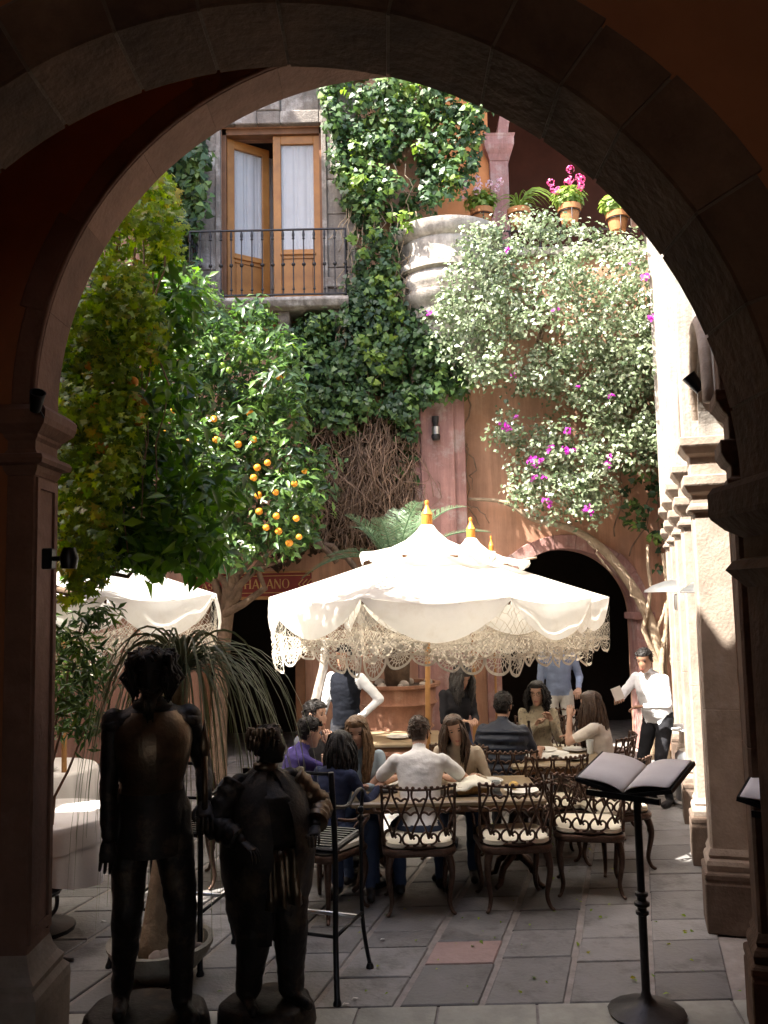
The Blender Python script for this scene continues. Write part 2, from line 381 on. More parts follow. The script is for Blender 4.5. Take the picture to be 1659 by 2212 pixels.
def clusters(poly, Y0, Y1, ncl, per, rad, out=(0, -.6, .5), spread=1.0, jit=.8, flat=1.0, gap=None, gs=1.3):
    """leaf points in clumps: poly is the outline as seen, Y0..Y1 the real depth of the growth"""
    q = sample_poly(poly, ncl); P = []; Nn = []; rv = []
    for x, y in q:
        Y = lerp(Y0, Y1, rnd.random()); c = at(x, y, Y)
        if gap is not None and nz(c, gs) < gap: continue
        k = max(3, int(per * rnd.uniform(.5, 1.4))); r = rad * rnd.uniform(.6, 1.3)
        d = rng.normal(size=(k, 3)); d /= np.linalg.norm(d, axis=1, keepdims=True)
        rr = rng.random((k, 1)) ** .5 * r
        o = d * rr * np.array([1, flat, .85])
        P.append(np.array(c)[None] + o); Nn.append(d * spread + np.array(out)[None] + rng.normal(size=(k, 3)) * jit * .5)
        tone = rnd.gauss(.45, .2); rv.append(tone + rng.normal(size=k) * .16)
    return np.concatenate(P), np.concatenate(Nn), np.concatenate(rv)
def cat3(*L): return [np.concatenate([l[i] for l in L]) for i in range(3)]
# ================================================================== ground and paving
g = MB(); g.add([(-40, -40, -.03), (40, -40, -.03), (40, 60, -.03), (-40, 60, -.03)], [(0, 1, 2, 3)])
tag(g.build('ground', 'joint', fix=False), kind='structure')
SK = .287                                        # the courtyard runs askew to the entrance arch
def skx(x0, y): return x0 + SK * (y - 4.87)
fl = MB(); nx_, ny_ = 24, 20
fl.sheet([[(lerp(-6.5, 6, i / nx_), lerp(4.2, 13, j / ny_), -.012 + .004 * nz((i * .7, j * .7, 0), 1.3)) for i in range(nx_ + 1)] for j in range(ny_ + 1)])
floor = tag(fl.build('courtyard_floor', 'joint', fix=False), kind='structure')
XA = .011
rest = MB(); slabs = 0
for k in range(-12, 9):
    Y = 4.875
    while Y < 12.0:
        L = rnd.choice([.22, .27, .32, .36, .42, .48, .56]) * rnd.uniform(.9, 1.1)
        Yb = min(Y + L, 12.0); xl = XA + k * .457 + .021; xr = XA + (k + 1) * .457 - .021
        j = [rnd.uniform(-.006, .006) for _ in range(8)]; z = rnd.uniform(-.003, .003)
        q = [(skx(xl, Y) + j[0], Y + .006 + j[1] * .5), (skx(xr, Y) + j[2], Y + .006 + j[3] * .5), (skx(xr, Yb) + j[4], Yb - .006 + j[5] * .5), (skx(xl, Yb) + j[6], Yb - .006 + j[7] * .5)]
        cx = (q[0][0] + q[2][0]) / 2
        if -5 < cx < 2.05 + SK * (Y - 5.5):
            vis = Y < 8.9 and abs(cx / Y) < .47
            mb = MB() if vis else rest
            e = .012; iq = [lerp(Vector(p), Vector((cx, (Y + Yb) / 2)), .03) for p in q]
            vs = [(p[0], p[1], -.035) for p in q] + [(p[0], p[1], z - .006) for p in q] + [(p[0], p[1], z) for p in iq]
            mb.add(vs, [(0, 1, 5, 4), (1, 2, 6, 5), (2, 3, 7, 6), (3, 0, 4, 7), (4, 5, 9, 8), (5, 6, 10, 9), (6, 7, 11, 10), (7, 4, 8, 11), (8, 9, 10, 11)])
            if vis:
                pink = (k == 0 and 5.33 < (Y + Yb) / 2 < 5.62)
                mb.build('paving_slab', 'paving_pink' if pink else 'paving', floor); slabs += 1
        Y = Yb
tag(rest.build('paving_slabs', 'paving', floor, fix=False), kind='stuff')
x = -3.0
kerb = tag(empty('threshold_kerb'), kind='structure')
while x < 2.6:
    L = rnd.uniform(.42, .62); mb = MB(); s = .09
    mb.add([(x + .008, 4.22, -.03), (x + L - .008, 4.22, -.03), (x + L - .008 + s, 4.86, -.03), (x + .008 + s, 4.86, -.03),
            (x + .008, 4.22, .004), (x + L - .008, 4.22, .004), (x + L - .008 + s, 4.86, .002), (x + .008 + s, 4.86, .002)],
           [(0, 1, 5, 4), (1, 2, 6, 5), (2, 3, 7, 6), (3, 0, 4, 7), (4, 5, 6, 7)])
    mb.build('kerb_stone', 'kerb_stone', kerb); x += L
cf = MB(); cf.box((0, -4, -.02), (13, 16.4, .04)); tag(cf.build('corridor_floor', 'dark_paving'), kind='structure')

# ================================================================== corridor round the camera
cor = empty('corridor', (0, 0, 0)); tag(cor, kind='structure')
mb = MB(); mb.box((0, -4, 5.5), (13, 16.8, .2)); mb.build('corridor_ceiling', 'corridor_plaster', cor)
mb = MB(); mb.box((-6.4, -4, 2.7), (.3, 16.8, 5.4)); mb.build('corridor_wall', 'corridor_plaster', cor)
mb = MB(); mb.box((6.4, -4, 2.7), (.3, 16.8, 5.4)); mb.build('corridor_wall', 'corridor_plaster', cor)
mb = MB(); mb.box((-3.3, -12.2, 2.7), (6.4, .3, 5.4)); mb.box((6.0, -12.2, 2.7), (1.0, .3, 5.4)); mb.box((2.7, -12.2, 4.85), (5.6, .3, 1.1)); mb.build('corridor_wall', 'corridor_plaster', cor)  # unseen end wall, opening added to brighten the near arch faces
def arc_pts(cx, cz, r, a0, a1, n): return [(cx + r * math.cos(R(lerp(a0, a1, i / n))), cz + r * math.sin(R(lerp(a0, a1, i / n)))) for i in range(n + 1)]
def arch_wall(mb, x0, x1, z0, z1, cx, zs, r, y0, y1, axis='Y', n=40):
    a = arc_pts(cx, zs, r, 180, 0, n)
    # left, right piers and the strip over the arch
    for (p, q) in ((x0, cx - r), (cx + r, x1)):
        mb.prism([(p, z0), (q, z0), (q, z1), (p, z1)], y0, y1, axis)
    for i in range(n):
        p, q = a[i], a[i + 1]
        mb.prism([p, q, (q[0], z1), (p[0], z1)], y0, y1, axis)
    return mb
def voussoirs(parent, cx, cz, r0, r1, y0, y1, cuts, matname, inset=.006, seg=3, rough=.006, name='voussoir'):
    for a0, a1 in zip(cuts[:-1], cuts[1:]):
        g_ = math.degrees(inset / r0); mb = MB(); rings = []
        ro = r1 + rnd.uniform(-.02, .03); dy = rnd.uniform(-rough, rough)
        for i in range(seg + 1):
            t = R(lerp(a0 + g_, a1 - g_, i / seg)); c, s = math.cos(t), math.sin(t); b = .008
            rings.append([(cx + (r0) * c, y1, cz + r0 * s), (cx + r0 * c, y0 + b + dy, cz + r0 * s), (cx + (r0 + b) * c, y0 + dy, cz + (r0 + b) * s),
                          (cx + (ro - b) * c, y0 + dy, cz + (ro - b) * s), (cx + ro * c, y0 + b + dy, cz + ro * s), (cx + ro * c, y1, cz + ro * s)])
        mb.loft(rings); mb.build(name, matname, parent)
# near transverse arch
NX, NZ, NR = -.33, 2.553, 1.578
na = empty('stone_arch', (NX, 2.8, 0), label='wide dark stone arch of large wedge blocks nearest the viewer', cat='arch')
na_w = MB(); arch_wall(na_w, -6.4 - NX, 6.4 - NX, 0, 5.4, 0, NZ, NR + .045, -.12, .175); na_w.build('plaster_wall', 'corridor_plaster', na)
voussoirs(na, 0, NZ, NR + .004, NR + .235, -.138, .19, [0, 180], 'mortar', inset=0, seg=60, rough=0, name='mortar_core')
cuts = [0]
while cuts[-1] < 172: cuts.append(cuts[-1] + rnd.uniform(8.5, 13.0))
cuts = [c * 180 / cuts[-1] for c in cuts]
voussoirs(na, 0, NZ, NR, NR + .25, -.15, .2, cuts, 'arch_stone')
for sx in (-1, 1):
    X = sx * (NR + .16)
    mb = MB(); mb.box((X, .025, 1.3), (.32, .37, 2.2)); mb.build('pier_shaft', 'arch_stone', na, bevel=.01)
    mb = MB(); mb.box((X, .025, .24), (.46, .5, .47)); mb.build('pier_base', 'arch_stone', na, bevel=.02)
    mb = MB()
    prof = [(.0, 2.20), (.03, 2.235), (.05, 2.26), (.03, 2.29), (.0, 2.30), (.0, 2.37), (.045, 2.40), (.08, 2.44), (.085, 2.455), (.085, 2.53), (.07, 2.553)]
    mb.loft([[(X - .16 - e, .025 - .185 - e, z), (X + .16 + e, .025 - .185 - e, z), (X + .16 + e, .21 + e, z), (X - .16 - e, .21 + e, z)] for e, z in prof])
    mb.build('capital', 'arch_stone', na)
# arch to the courtyard
RX, RZ, RR = .135, 3.20, 1.885
ra = empty('courtyard_arch', (RX, 4.4, 0), label='slender moulded stone arch on panelled pillars opening to the courtyard', cat='arch')
wl = MB(); arch_wall(wl, -6.4 - RX, 6.4 - RX, 0, 5.4, 0, RZ, RR + .05, -.07, .18); wl.build('plaster_wall', 'corridor_plaster', ra)
cuts = [0]
while cuts[-1] < 174: cuts.append(cuts[-1] + rnd.uniform(12, 17))
cuts = [c * 180 / cuts[-1] for c in cuts]
voussoirs(ra, 0, RZ, RR, RR + .14, -.09, .2, cuts, 'ring_stone', inset=.0008, seg=5, rough=.0)
for yy, rr_ in ((-.10, .012), (-.08, .03)):
    mb = MB(); mb.tube([(RR * 0 + (RR + rr_) * math.cos(R(a)), yy, RZ + (RR + rr_) * math.sin(R(a))) for a in range(0, 181, 4)], .014, 6)
    mb.build('arch_moulding', 'ring_stone', ra, smooth=2)
zl = lambda y: at(120, y, 4.4).z
CAPP = [(0, zl(1030)), (.012, zl(1021)), (.02, zl(1010)), (.052, zl(1006)), (.06, zl(997)), (.05, zl(988)), (.012, zl(984)), (.0, zl(975)), (.0, zl(957)), (.014, zl(950)), (.018, zl(944)), (.03, zl(940)), (.065, zl(925)), (.075, zl(912)), (.078, zl(897)), (.06, zl(889)), (.045, zl(884))]
for sx in (-1, 1):
    X = sx * (RR + .07); hw = .07
    pil = empty('pillar', (0, 0, 0)); pil.parent = ra
    zt = CAPP[0][1]
    mb = MB(); mb.box((X, .055, zt / 2 + .2), (.14, .29, zt - .4)); mb.build('shaft', 'ring_stone', pil, bevel=.006)
    fx = X - sx * .07                                        # raised frame of the recessed jamb panel
    mb = MB()
    for y0_, y1_ in ((-.078, -.045), (.145, .185)): mb.box((fx - sx * .006, (y0_ + y1_) / 2, (zt + .55) / 2), (.014, y1_ - y0_, zt - .55 - .02))
    for z_ in (zt - .04, .60): mb.box((fx - sx * .006, .05, z_), (.014, .19, .05))
    mb.build('panel_frame', 'ring_stone', pil)
    mb = MB(); mb.loft([[(X - hw - e, -.09 - e, z), (X + hw + e, -.09 - e, z), (X + hw + e, .2 + e, z), (X - hw - e, .2 + e, z)] for e, z in CAPP]); mb.build('capital', 'ring_stone', pil)
    mb = MB(); mb.box((X, .055, (CAPP[-1][1] + RZ) / 2), (.13, .27, RZ - CAPP[-1][1])); mb.build('impost', 'ring_stone', pil)
    bp = [(.075, 0.004), (.08, .30), (.075, .34), (.05, .37), (.055, .40), (.03, .43), (.012, .47), (0, .52)]
    mb = MB(); mb.loft([[(X - hw - e, -.09 - e, z), (X + hw + e, -.09 - e, z), (X + hw + e, .2 + e, z), (X - hw - e, .2 + e, z)] for e, z in bp]); mb.build('base', 'column_stone', pil)
# building mass over the corridor
fb = empty('entrance_building', (0, 4.4, 5.6), label='orange plastered upper storey above the entrance arch', cat='building')
for xa_, xb_ in ((-4.9, -1.3), (.5, 4.9)):            # two unseen upper blocks, gap cut so sun reaches an arcade column
    mb = MB(); mb.box(((xa_ + xb_) / 2, -1.0, 1.1), (xb_ - xa_, 2.36, 2.2)); mb.build('wall', 'orange_plaster', fb)
    mb = MB(); mb.box(((xa_ + xb_) / 2, .0, 2.26), (xb_ - xa_ + .1, .5, .1)); mb.build('cornice', 'pale_stone', fb)
for s_ in (-1, 1):
    mb = MB(); mb.box((s_ * 4.15, -.02, -2.8), (1.4, .36, 5.6)); mb.build('wall', 'orange_plaster', fb)

# ================================================================== back of the courtyard
YB = 12.0
X_ = lambda x, y=800: at(x, y, YB).x
Z_ = lambda y, x=900: at(x, y, YB).z
bb = empty('courtyard_house', (0, YB, 0), label='ochre house closing the courtyard, with balcony door and doorways', cat='building')
def cells(mb, xs, zs, hole, y0, y1):
    for i in range(len(xs) - 1):
        for j in range(len(zs) - 1):
            if hole(i, j): continue
            mb.box(((xs[i] + xs[i + 1]) / 2, (y0 + y1) / 2, (zs[j] + zs[j + 1]) / 2), (xs[i + 1] - xs[i], y1 - y0, zs[j + 1] - zs[j]))
wx0, wx1, wz0, wz1 = X_(479, 470), X_(697, 470), Z_(672, 590), Z_(274, 590)       # balcony door opening
dx0, dx1, dz1 = X_(442, 1400), X_(655, 1400), Z_(1293, 560)                          # shop doorway
mb = MB(); xs = sorted([-5.2, wx0, wx1, dx0, dx1, X_(950, 600)]); zs = [0, dz1, wz0, wz1, 12.2]
def hole(i, j):
    xm = (xs[i] + xs[i + 1]) / 2
    return (j == 0 and dx0 < xm < dx1) or (j == 2 and wx0 < xm < wx1)
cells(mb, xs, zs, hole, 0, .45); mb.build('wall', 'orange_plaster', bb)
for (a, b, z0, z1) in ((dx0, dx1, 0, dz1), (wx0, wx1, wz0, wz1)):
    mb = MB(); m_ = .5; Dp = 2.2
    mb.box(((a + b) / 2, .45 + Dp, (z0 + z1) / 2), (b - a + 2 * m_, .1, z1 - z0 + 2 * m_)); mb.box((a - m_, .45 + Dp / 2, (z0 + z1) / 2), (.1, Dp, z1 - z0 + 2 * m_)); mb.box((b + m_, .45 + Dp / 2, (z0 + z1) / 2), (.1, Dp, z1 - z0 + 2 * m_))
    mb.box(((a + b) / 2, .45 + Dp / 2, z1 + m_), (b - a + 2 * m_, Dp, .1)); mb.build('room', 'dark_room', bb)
# right part with the arched doorway
ax, azs, ar = X_(1226, 1300), Z_(1330, 1370), .95
azs = Z_(1184, 1240) - ar
tx0, tx1, tz = X_(955, 700), X_(1470, 700), Z_(545, 1200)
mb = MB(); arch_wall(mb, tx0, 5.2, 0, tz, ax, azs, ar, .05, .5); mb.build('wall', 'orange_plaster', bb)
mb = MB()
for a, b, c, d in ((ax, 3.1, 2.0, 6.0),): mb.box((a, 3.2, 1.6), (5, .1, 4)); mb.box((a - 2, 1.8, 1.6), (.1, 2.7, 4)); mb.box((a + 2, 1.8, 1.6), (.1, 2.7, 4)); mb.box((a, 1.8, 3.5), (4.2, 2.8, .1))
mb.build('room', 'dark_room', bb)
cuts = [i * 180 / 11 for i in range(12)]
voussoirs(bb, ax, azs, ar - .002, ar + .2, .0, .42, cuts, 'pink_stone', inset=.003, seg=3)
for s_ in (-1, 1):
    mb = MB(); mb.box((ax + s_ * (ar + .09), .2, azs / 2), (.2, .44, azs)); mb.build('door_jamb', 'pink_stone', bb, bevel=.008)
    mb = MB(); mb.box((ax + s_ * (ar + .08), .17, azs), (.3, .5, .1)); mb.build('impost', 'pink_stone', bb, bevel=.015)
# pink corner pilaster
px0, px1 = X_(892, 1000), X_(1003, 1000); ptop = Z_(800, 950)
mb = MB(); mb.box(((px0 + px1) / 2, -.06, ptop / 2), (px1 - px0, .34, ptop)); mb.build('pilaster', 'pink_stone', bb, bevel=.01)
qx0, qx1 = X_(908, 1000), X_(979, 1000)
mb = MB(); mb.box(((qx0 + qx1) / 2, -.25, ptop / 2), (qx1 - qx0, .06, ptop - .01)); mb.build('pilaster_face', 'pink_stone', bb, bevel=.008)
# round corner balcony of pale stone
tcx = X_(966, 600); pxm = YB / FPX
TP = [(44, 850), (60, 815), (74, 790), (76, 745), (80, 735), (82, 708), (96, 706), (97, 690), (92, 686), (104, 676), (112, 666), (113, 657), (104, 655), (104, 648), (110, 640), (113, 630), (110, 620), (105, 613), (117, 609), (118, 597), (108, 594), (104, 580), (104, 562), (108, 552), (106, 546), (116, 541), (120, 534), (124, 527), (124, 516), (116, 513)]
mb = MB(); mb.lathe([(r * pxm, Z_(y, 960)) for r, y in TP], (tcx, 0, 0), 40); tu = mb.build('round_balcony', 'pale_stone', bb, smooth=True)
for i in range(15):
    a = R(185 + i * 12); mb = MB(); r_ = 94 * pxm
    mb.box((tcx + r_ * math.cos(a), r_ * math.sin(a), Z_(699, 960)), (.05, .07, .085), rz=a); mb.build('dentil', 'pale_stone', tu)
# stone frame of the balcony door
def blk(x0, x1, z0, z1, y=-.07, d=.14, name='frame_block', m='grey_stone', bev=.012):
    b = MB(); b.box(((x0 + x1) / 2, y + d / 2, (z0 + z1) / 2), (x1 - x0 - .004, d, z1 - z0 - .004)); return b.build(name, m, bb, bevel=bev)
for sx in (0, 1):
    e0, e1 = (X_(425, 470), wx0) if sx == 0 else (wx1, X_(768, 470))
    ys = [672, 650, 628, 606, 585, 470, 330 if sx == 0 else 395, 274]
    for k, (ya, yb) in enumerate(zip(ys[:-1], ys[1:])): blk(e0, e1, Z_(ya, 590), Z_(yb, 590), -.07 - (.04 if k in (0, 2) else 0), .14 + (.04 if k in (0, 2) else 0))
    b = MB(); xm = wx0 - .035 if sx == 0 else wx1 + .035
    b.box((xm, -.085, (wz0 + wz1) / 2), (.07, .04, wz1 - wz0)); b.build('jamb_strip', 'grey_stone', bb, bevel=.008)
lx = [X_(425, 240), X_(508, 240), X_(556, 240), X_(606, 240), X_(690, 240), X_(768, 240)]
for a, b in zip(lx[:-1], lx[1:]):
    blk(a, b, Z_(274, 590), Z_(246, 590), -.09, .16); blk(a, b, Z_(246, 590), Z_(180, 590), -.05 - (.05 if a == lx[2] else 0), .12 + (.05 if a == lx[2] else 0))
blk(X_(400, 150), X_(790, 150), Z_(180, 590), Z_(150, 590), -.2, .3, 'cornice')
# balcony slab and bracket
zs_ = Z_(672, 600); bx0, bx1 = X_(412, 680), X_(757, 680)
mb = MB(); prof = [(-.60, zs_), (-.63, zs_ - .05), (-.58, zs_ - .13), (-.5, zs_ - .16), (0, zs_ - .16), (0, zs_)]
mb.prism([(p[0], p[1]) for p in prof], bx0, bx1, 'X'); bs = mb.build('balcony_slab', 'grey_stone', bb, bevel=.01)
for xx in (X_(470, 700), X_(620, 700), X_(735, 700)):
    mb = MB(); mb.prism([(0, zs_ - .16), (-.46, zs_ - .16), (-.40, zs_ - .26), (0, zs_ - .62)], xx - .08, xx + .08, 'X'); mb.build('bracket', 'grey_stone', bb, bevel=.01)
# door leaves
def leaf(name, w_, h_, loc, rz):
    e = empty(name, loc, rz); e.parent = bb
    st, kz = .115, h_ * .30
    b = MB()
    for x0, x1, z0, z1 in ((0, st, 0, h_), (w_ - st, w_, 0, h_), (st, w_ - st, h_ - .13, h_), (st, w_ - st, 0, .14), (st, w_ - st, kz, kz + .14)):
        b.box(((x0 + x1) / 2, 0, (z0 + z1) / 2), (x1 - x0, .05, z1 - z0))
    b.box((w_ / 2, -.035, kz + .07), (w_ - 2 * st + .04, .03, .035)); fr = b.build('door_frame', 'wood_door', e, bevel=.006)
    b = MB(); b.box((w_ / 2, .005, (kz + .14) / 2), (w_ - 2 * st - .06, .03, kz - .06)); b.box((w_ / 2, .012, (kz + .14) / 2), (w_ - 2 * st + .02, .02, kz)); b.build('door_panel', 'wood_door', e, bevel=.004)
    b = MB(); n = 40
    b.sheet([[(st + (w_ - 2 * st) * i / n, .03 + .007 * math.sin(i * .9 + math.sin(i * .37) * 2) + .008 * math.sin(i * .43), z) for i in range(n + 1)] for z in (kz + .1, h_ * .6, h_ - .1)])
    b.build('curtain', 'curtain', e, smooth=2, fix=False)
    b = MB(); b.box((w_ / 2, .005, (kz + .14 + h_ - .13) / 2), (w_ - 2 * st, .006, h_ - .27 - kz)); b.build('glass_pane', 'pane', e); return e
hl = wz1 - wz0 - .10
leaf('door_leaf', (wx1 - wx0) * .485, hl, (lerp(wx0, wx1, .505), .10, wz0), 0)
leaf('door_leaf', (wx1 - wx0) * .47, hl, (wx0 + .05, .12, wz0), R(34))
mb = MB(); n = 26; mb.sheet([[(lerp(wx0, wx1, .25 + .4 * i / n), .9 + .03 * math.sin(i * 1.3), z) for i in range(n + 1)] for z in (wz0, wz1)]); mb.build('curtain', 'curtain', bb, smooth=2, fix=False)
mb = MB(); mb.box((wx0 + .03, .1, (wz0 + wz1) / 2), (.06, .14, wz1 - wz0)); mb.build('door_casing', 'dark_wood', bb); mb = MB(); mb.box((wx1 - .02, .1, (wz0 + wz1) / 2), (.04, .14, wz1 - wz0)); mb.build('door_casing', 'dark_wood', bb); mb = MB(); mb.box(((wx0 + wx1) / 2, .1, wz1 - .05), (wx1 - wx0, .14, .09)); mb.build('door_head', 'dark_wood', bb)
# balcony railing
br = empty('balcony_railing', (0, YB - .56, zs_), label='black wrought iron balcony railing with ball knobs before the wooden doors', cat='railing')
hr = Z_(495, 590) - zs_; hr = at(590, 497, YB - .56).z - zs_
rx0, rx1 = at(410, 580, YB - .56).x, at(746, 580, YB - .56).x
for z in (.04, hr): mb = MB(); mb.bar((rx0, 0, z), (rx1, 0, z), .035, .016); mb.build('rail', 'iron', br)
for xe in (rx0, rx1):
    mb = MB(); mb.bar((xe, 0, hr), (xe, .56, hr), .03, .016); mb.build('side_rail', 'iron', br); mb = MB(); mb.bar((xe, 0, .04), (xe, .56, .04), .03, .016); mb.build('side_rail', 'iron', br)
bal = MB(); bal.tube([(0, 0, .04), (0, 0, hr)], .0085, 6); bal.ell((0, 0, hr * .485), .028, 8, 6)
bal.lathe([(.009, hr - .14), (.022, hr - .13), (.012, hr - .11), (.02, hr - .08), (.016, hr - .04), (.009, hr - .01)], n=8); bal.lathe([(.009, .1), (.02, .11), (.01, .14)], n=8)
bme = bal.mesh('baluster', 'iron', smooth=True)
nb = 16
for i in range(nb): link('baluster', bme, br, (lerp(rx0, rx1, i / (nb - 1)), 0, 0))
for i in range(1, 4):
    for xe in (rx0, rx1): link('baluster', bme, br, (xe, .56 * i / 4, 0))
# terrace over the right part
mb = MB(); mb.box(((tx0 + 5.2) / 2, 1.6, tz - .05), (5.2 - tx0, 2.3, .1)); mb.build('terrace_floor', 'pink_stone', bb)
mb = MB(); mb.box(((tx0 + 5.2) / 2, .24, tz + .02), (5.2 - tx0, .5, .12)); mb.build('terrace_edge', 'pale_stone', bb, bevel=.01)
Y2 = YB + 1.5; X2 = lambda x, y=400: at(x, y, Y2).x; Z2 = lambda y, x=1070: at(x, y, Y2).z
mb = MB(); mb.box(((X2(880) + X2(1058)) / 2, 1.68, (tz + 13) / 2), (X2(1058) - X2(880), .3, 13 - tz)); mb.build('terrace_wall', 'terrace_plaster', bb)
mb = MB(); mb.box(((X2(1058) + X2(1098)) / 2, 1.6, (tz + Z2(340)) / 2), (X2(1098) - X2(1058), .34, Z2(340) - tz)); mb.build('terrace_pier', 'pink_stone', bb, bevel=.012)
cp = [(0, Z2(352)), (.03, Z2(340)), (.07, Z2(330)), (.09, Z2(322)), (.09, Z2(306)), (.11, Z2(300))]
xa, xb = X2(1058), X2(1098)
mb = MB(); mb.loft([[(xa - e, 1.42 - e, z), (xb + e, 1.42 - e, z), (xb + e, 1.78 + e, z), (xa - e, 1.78 + e, z)] for e, z in cp]); mb.build('terrace_capital', 'pink_stone', bb)
acx = xb + 1.25; azz = Z2(300)
mb = MB(); arch_wall(mb, xb - .02, xb + 5, azz, 13, acx, azz, 1.24, 1.45, 1.8); mb.build('terrace_arch_wall', 'terrace_plaster', bb)
voussoirs(bb, acx, azz, 1.235, 1.42, 1.42, 1.82, [i * 15 for i in range(13)], 'pink_stone', inset=.002)
mb = MB(); mb.box((acx + 1, 4.2, 9.5), (7, .1, 8)); mb.box((xa, 3, 9.5), (.1, 2.4, 8)); mb.box((acx + 1, 3, 13), (7, 2.6, .1)); mb.build('gallery_room', 'shaded_maroon', bb)
mb = MB(); mb.box((0, 3.4, 12.4), (10.4, 7, .3)); mb.build('roof', 'roof_tile', bb)
mb = MB(); mb.box((-2.4, 3, 11), (5.6, .2, 3)); mb.build('upper_wall', 'orange_plaster', bb)

# shop sign
sg = empty('shop_sign', at(550, 1264, 11.86), label='dark red shop sign with gold serif letters above the dark doorway', cat='sign')
u = 11.86 / FPX
mb = MB(); mb.box((-8 * u, 0, 0), (262 * u, .05, 50 * u)); mb.build('sign_board', 'sign_red', sg, bevel=.004)
for z, h in ((19, 1.6), (-17, 1.6)):
    mb = MB(); mb.box((-8 * u, -.03, z * u), (256 * u, .014, h * u)); mb.build('gold_line', 'sign_gold', sg)
mb = MB(); mb.box((-8 * u, 0, -28 * u), (270 * u, .12, 7 * u)); mb.box((-8 * u, 0, 27 * u), (270 * u, .1, 4 * u)); mb.build('sign_moulding', 'pole_wood', sg)
def glyph(mb, ch, x, h):
    """serif capitals from thick stems, thin strokes and serifs; returns the advance"""
    T, t, s = .17 * h, .07 * h, .10 * h
    def st(x0, z0, x1, z1, w_): mb.bar((x0, 0, z0), (x1, 0, z1), w_, .012, up=(0, 1, 0))
    def vstem(xx, w_=T): st(x + xx, 0, x + xx, h, w_); [st(x + xx - w_ / 2 - s / 2, zz, x + xx + w_ / 2 + s / 2, zz, t * .8) for zz in (t * .4, h - t * .4)]
    def bowl(cx, cz, rx, rz, a0, a1, n=14):
        vs = []
        for i in range(n + 1):
            a = R(lerp(a0, a1, i / n)); th = t + (T - t) * abs(math.cos(a)) ** 1.5
            for rr in (0, 1): vs.append((x + cx + (rx - (th if rr else 0)) * math.cos(a), -.006, cz + (rz - (th * .5 if rr else 0)) * math.sin(a)))
        mb.add(vs, [(2 * i, 2 * i + 1, 2 * i + 3, 2 * i + 2) for i in range(n)])
    if ch == 'H': vstem(.15 * h); vstem(.75 * h); st(x + .15 * h, h / 2, x + .75 * h, h / 2, t); return .98 * h
    if ch == 'A':
        st(x + .08 * h, 0, x + .45 * h, h, t); st(x + .82 * h, 0, x + .45 * h, h, T); st(x + .22 * h, .33 * h, x + .68 * h, .33 * h, t)
        for xx in (.08, .82): st(x + (xx - .1) * h, t * .4, x + (xx + .1) * h, t * .4, t * .8)
        return .95 * h
    if ch == 'B': vstem(.15 * h); bowl(.2 * h, .75 * h, .4 * h, .25 * h, -90, 90); bowl(.2 * h, .27 * h, .46 * h, .27 * h, -90, 90); return .78 * h
    if ch == 'D': vstem(.15 * h); bowl(.2 * h, .5 * h, .62 * h, .5 * h, -90, 90); return .95 * h
    if ch == 'N': vstem(.12 * h, t); vstem(.78 * h, t); st(x + .12 * h, h, x + .78 * h, 0, T); return 1.0 * h
    if ch == 'O': bowl(.47 * h, .5 * h, .45 * h, .51 * h, 0, 360, 24); return 1.0 * h
    if ch == 'C': bowl(.47 * h, .5 * h, .45 * h, .51 * h, 48, 312, 20); st(x + .8 * h, .68 * h, x + .8 * h, .95 * h, t); return .92 * h
    if ch in 'EL':
        vstem(.15 * h); st(x + .15 * h, t / 2, x + .62 * h, t / 2, t); st(x + .62 * h, 0, x + .62 * h, .22 * h, t)
        if ch == 'E': st(x + .15 * h, h - t / 2, x + .58 * h, h - t / 2, t); st(x + .58 * h, .8 * h, x + .58 * h, h, t); st(x + .15 * h, h * .52, x + .48 * h, h * .52, t)
        return .76 * h
    if ch == 'S': bowl(.3 * h, .74 * h, .26 * h, .26 * h, 30, 270); bowl(.3 * h, .26 * h, .28 * h, .27 * h, -150, 90); return .68 * h
    return .4 * h
def word(txt, x0, x1, y, h):
    mb = MB(); mb2 = MB(); adv = 0
    for ch in txt: adv += glyph(mb2, ch, adv, h)
    k = (x1 - x0) * u / adv; x = 0
    for ch in txt: x += glyph(mb, ch, x, h)
    mb.v = [(a * k, b, c) for a, b, c in mb.v]
    mb.build('lettering', 'sign_gold', sg, loc=((x0 - 550) * u, -.034, (1264 - y) * u), fix=False)
word('CASA', 420, 478, 1272, 13.5 * u); word('DEL', 486, 520, 1272, 13.5 * u); word('HABANO', 528, 627, 1272, 20 * u)
mb = MB()
for k in range(3):
    xx = (645 + k * 9 - 550) * u
    mb.bar((xx, -.03, 0), (xx + 10 * u, -.03, 11 * u), 2.2 * u, .01, up=(0, 1, 0)); mb.bar((xx, -.031, 0), (xx + 10 * u, -.031, -11 * u), 2.2 * u, .01, up=(0, 1, 0))
mb.build('chevron_ornament', 'sign_gold', sg)
mb = MB(); mb.box((X_(650, 1450), -.05, dz1 / 2), (.13, .12, dz1)); mb.build('door_casing', 'dark_wood', bb, bevel=.01); mb = MB(); mb.box((X_(449, 1450), -.05, dz1 / 2), (.1, .12, dz1)); mb.build('door_casing', 'dark_wood', bb, bevel=.01)

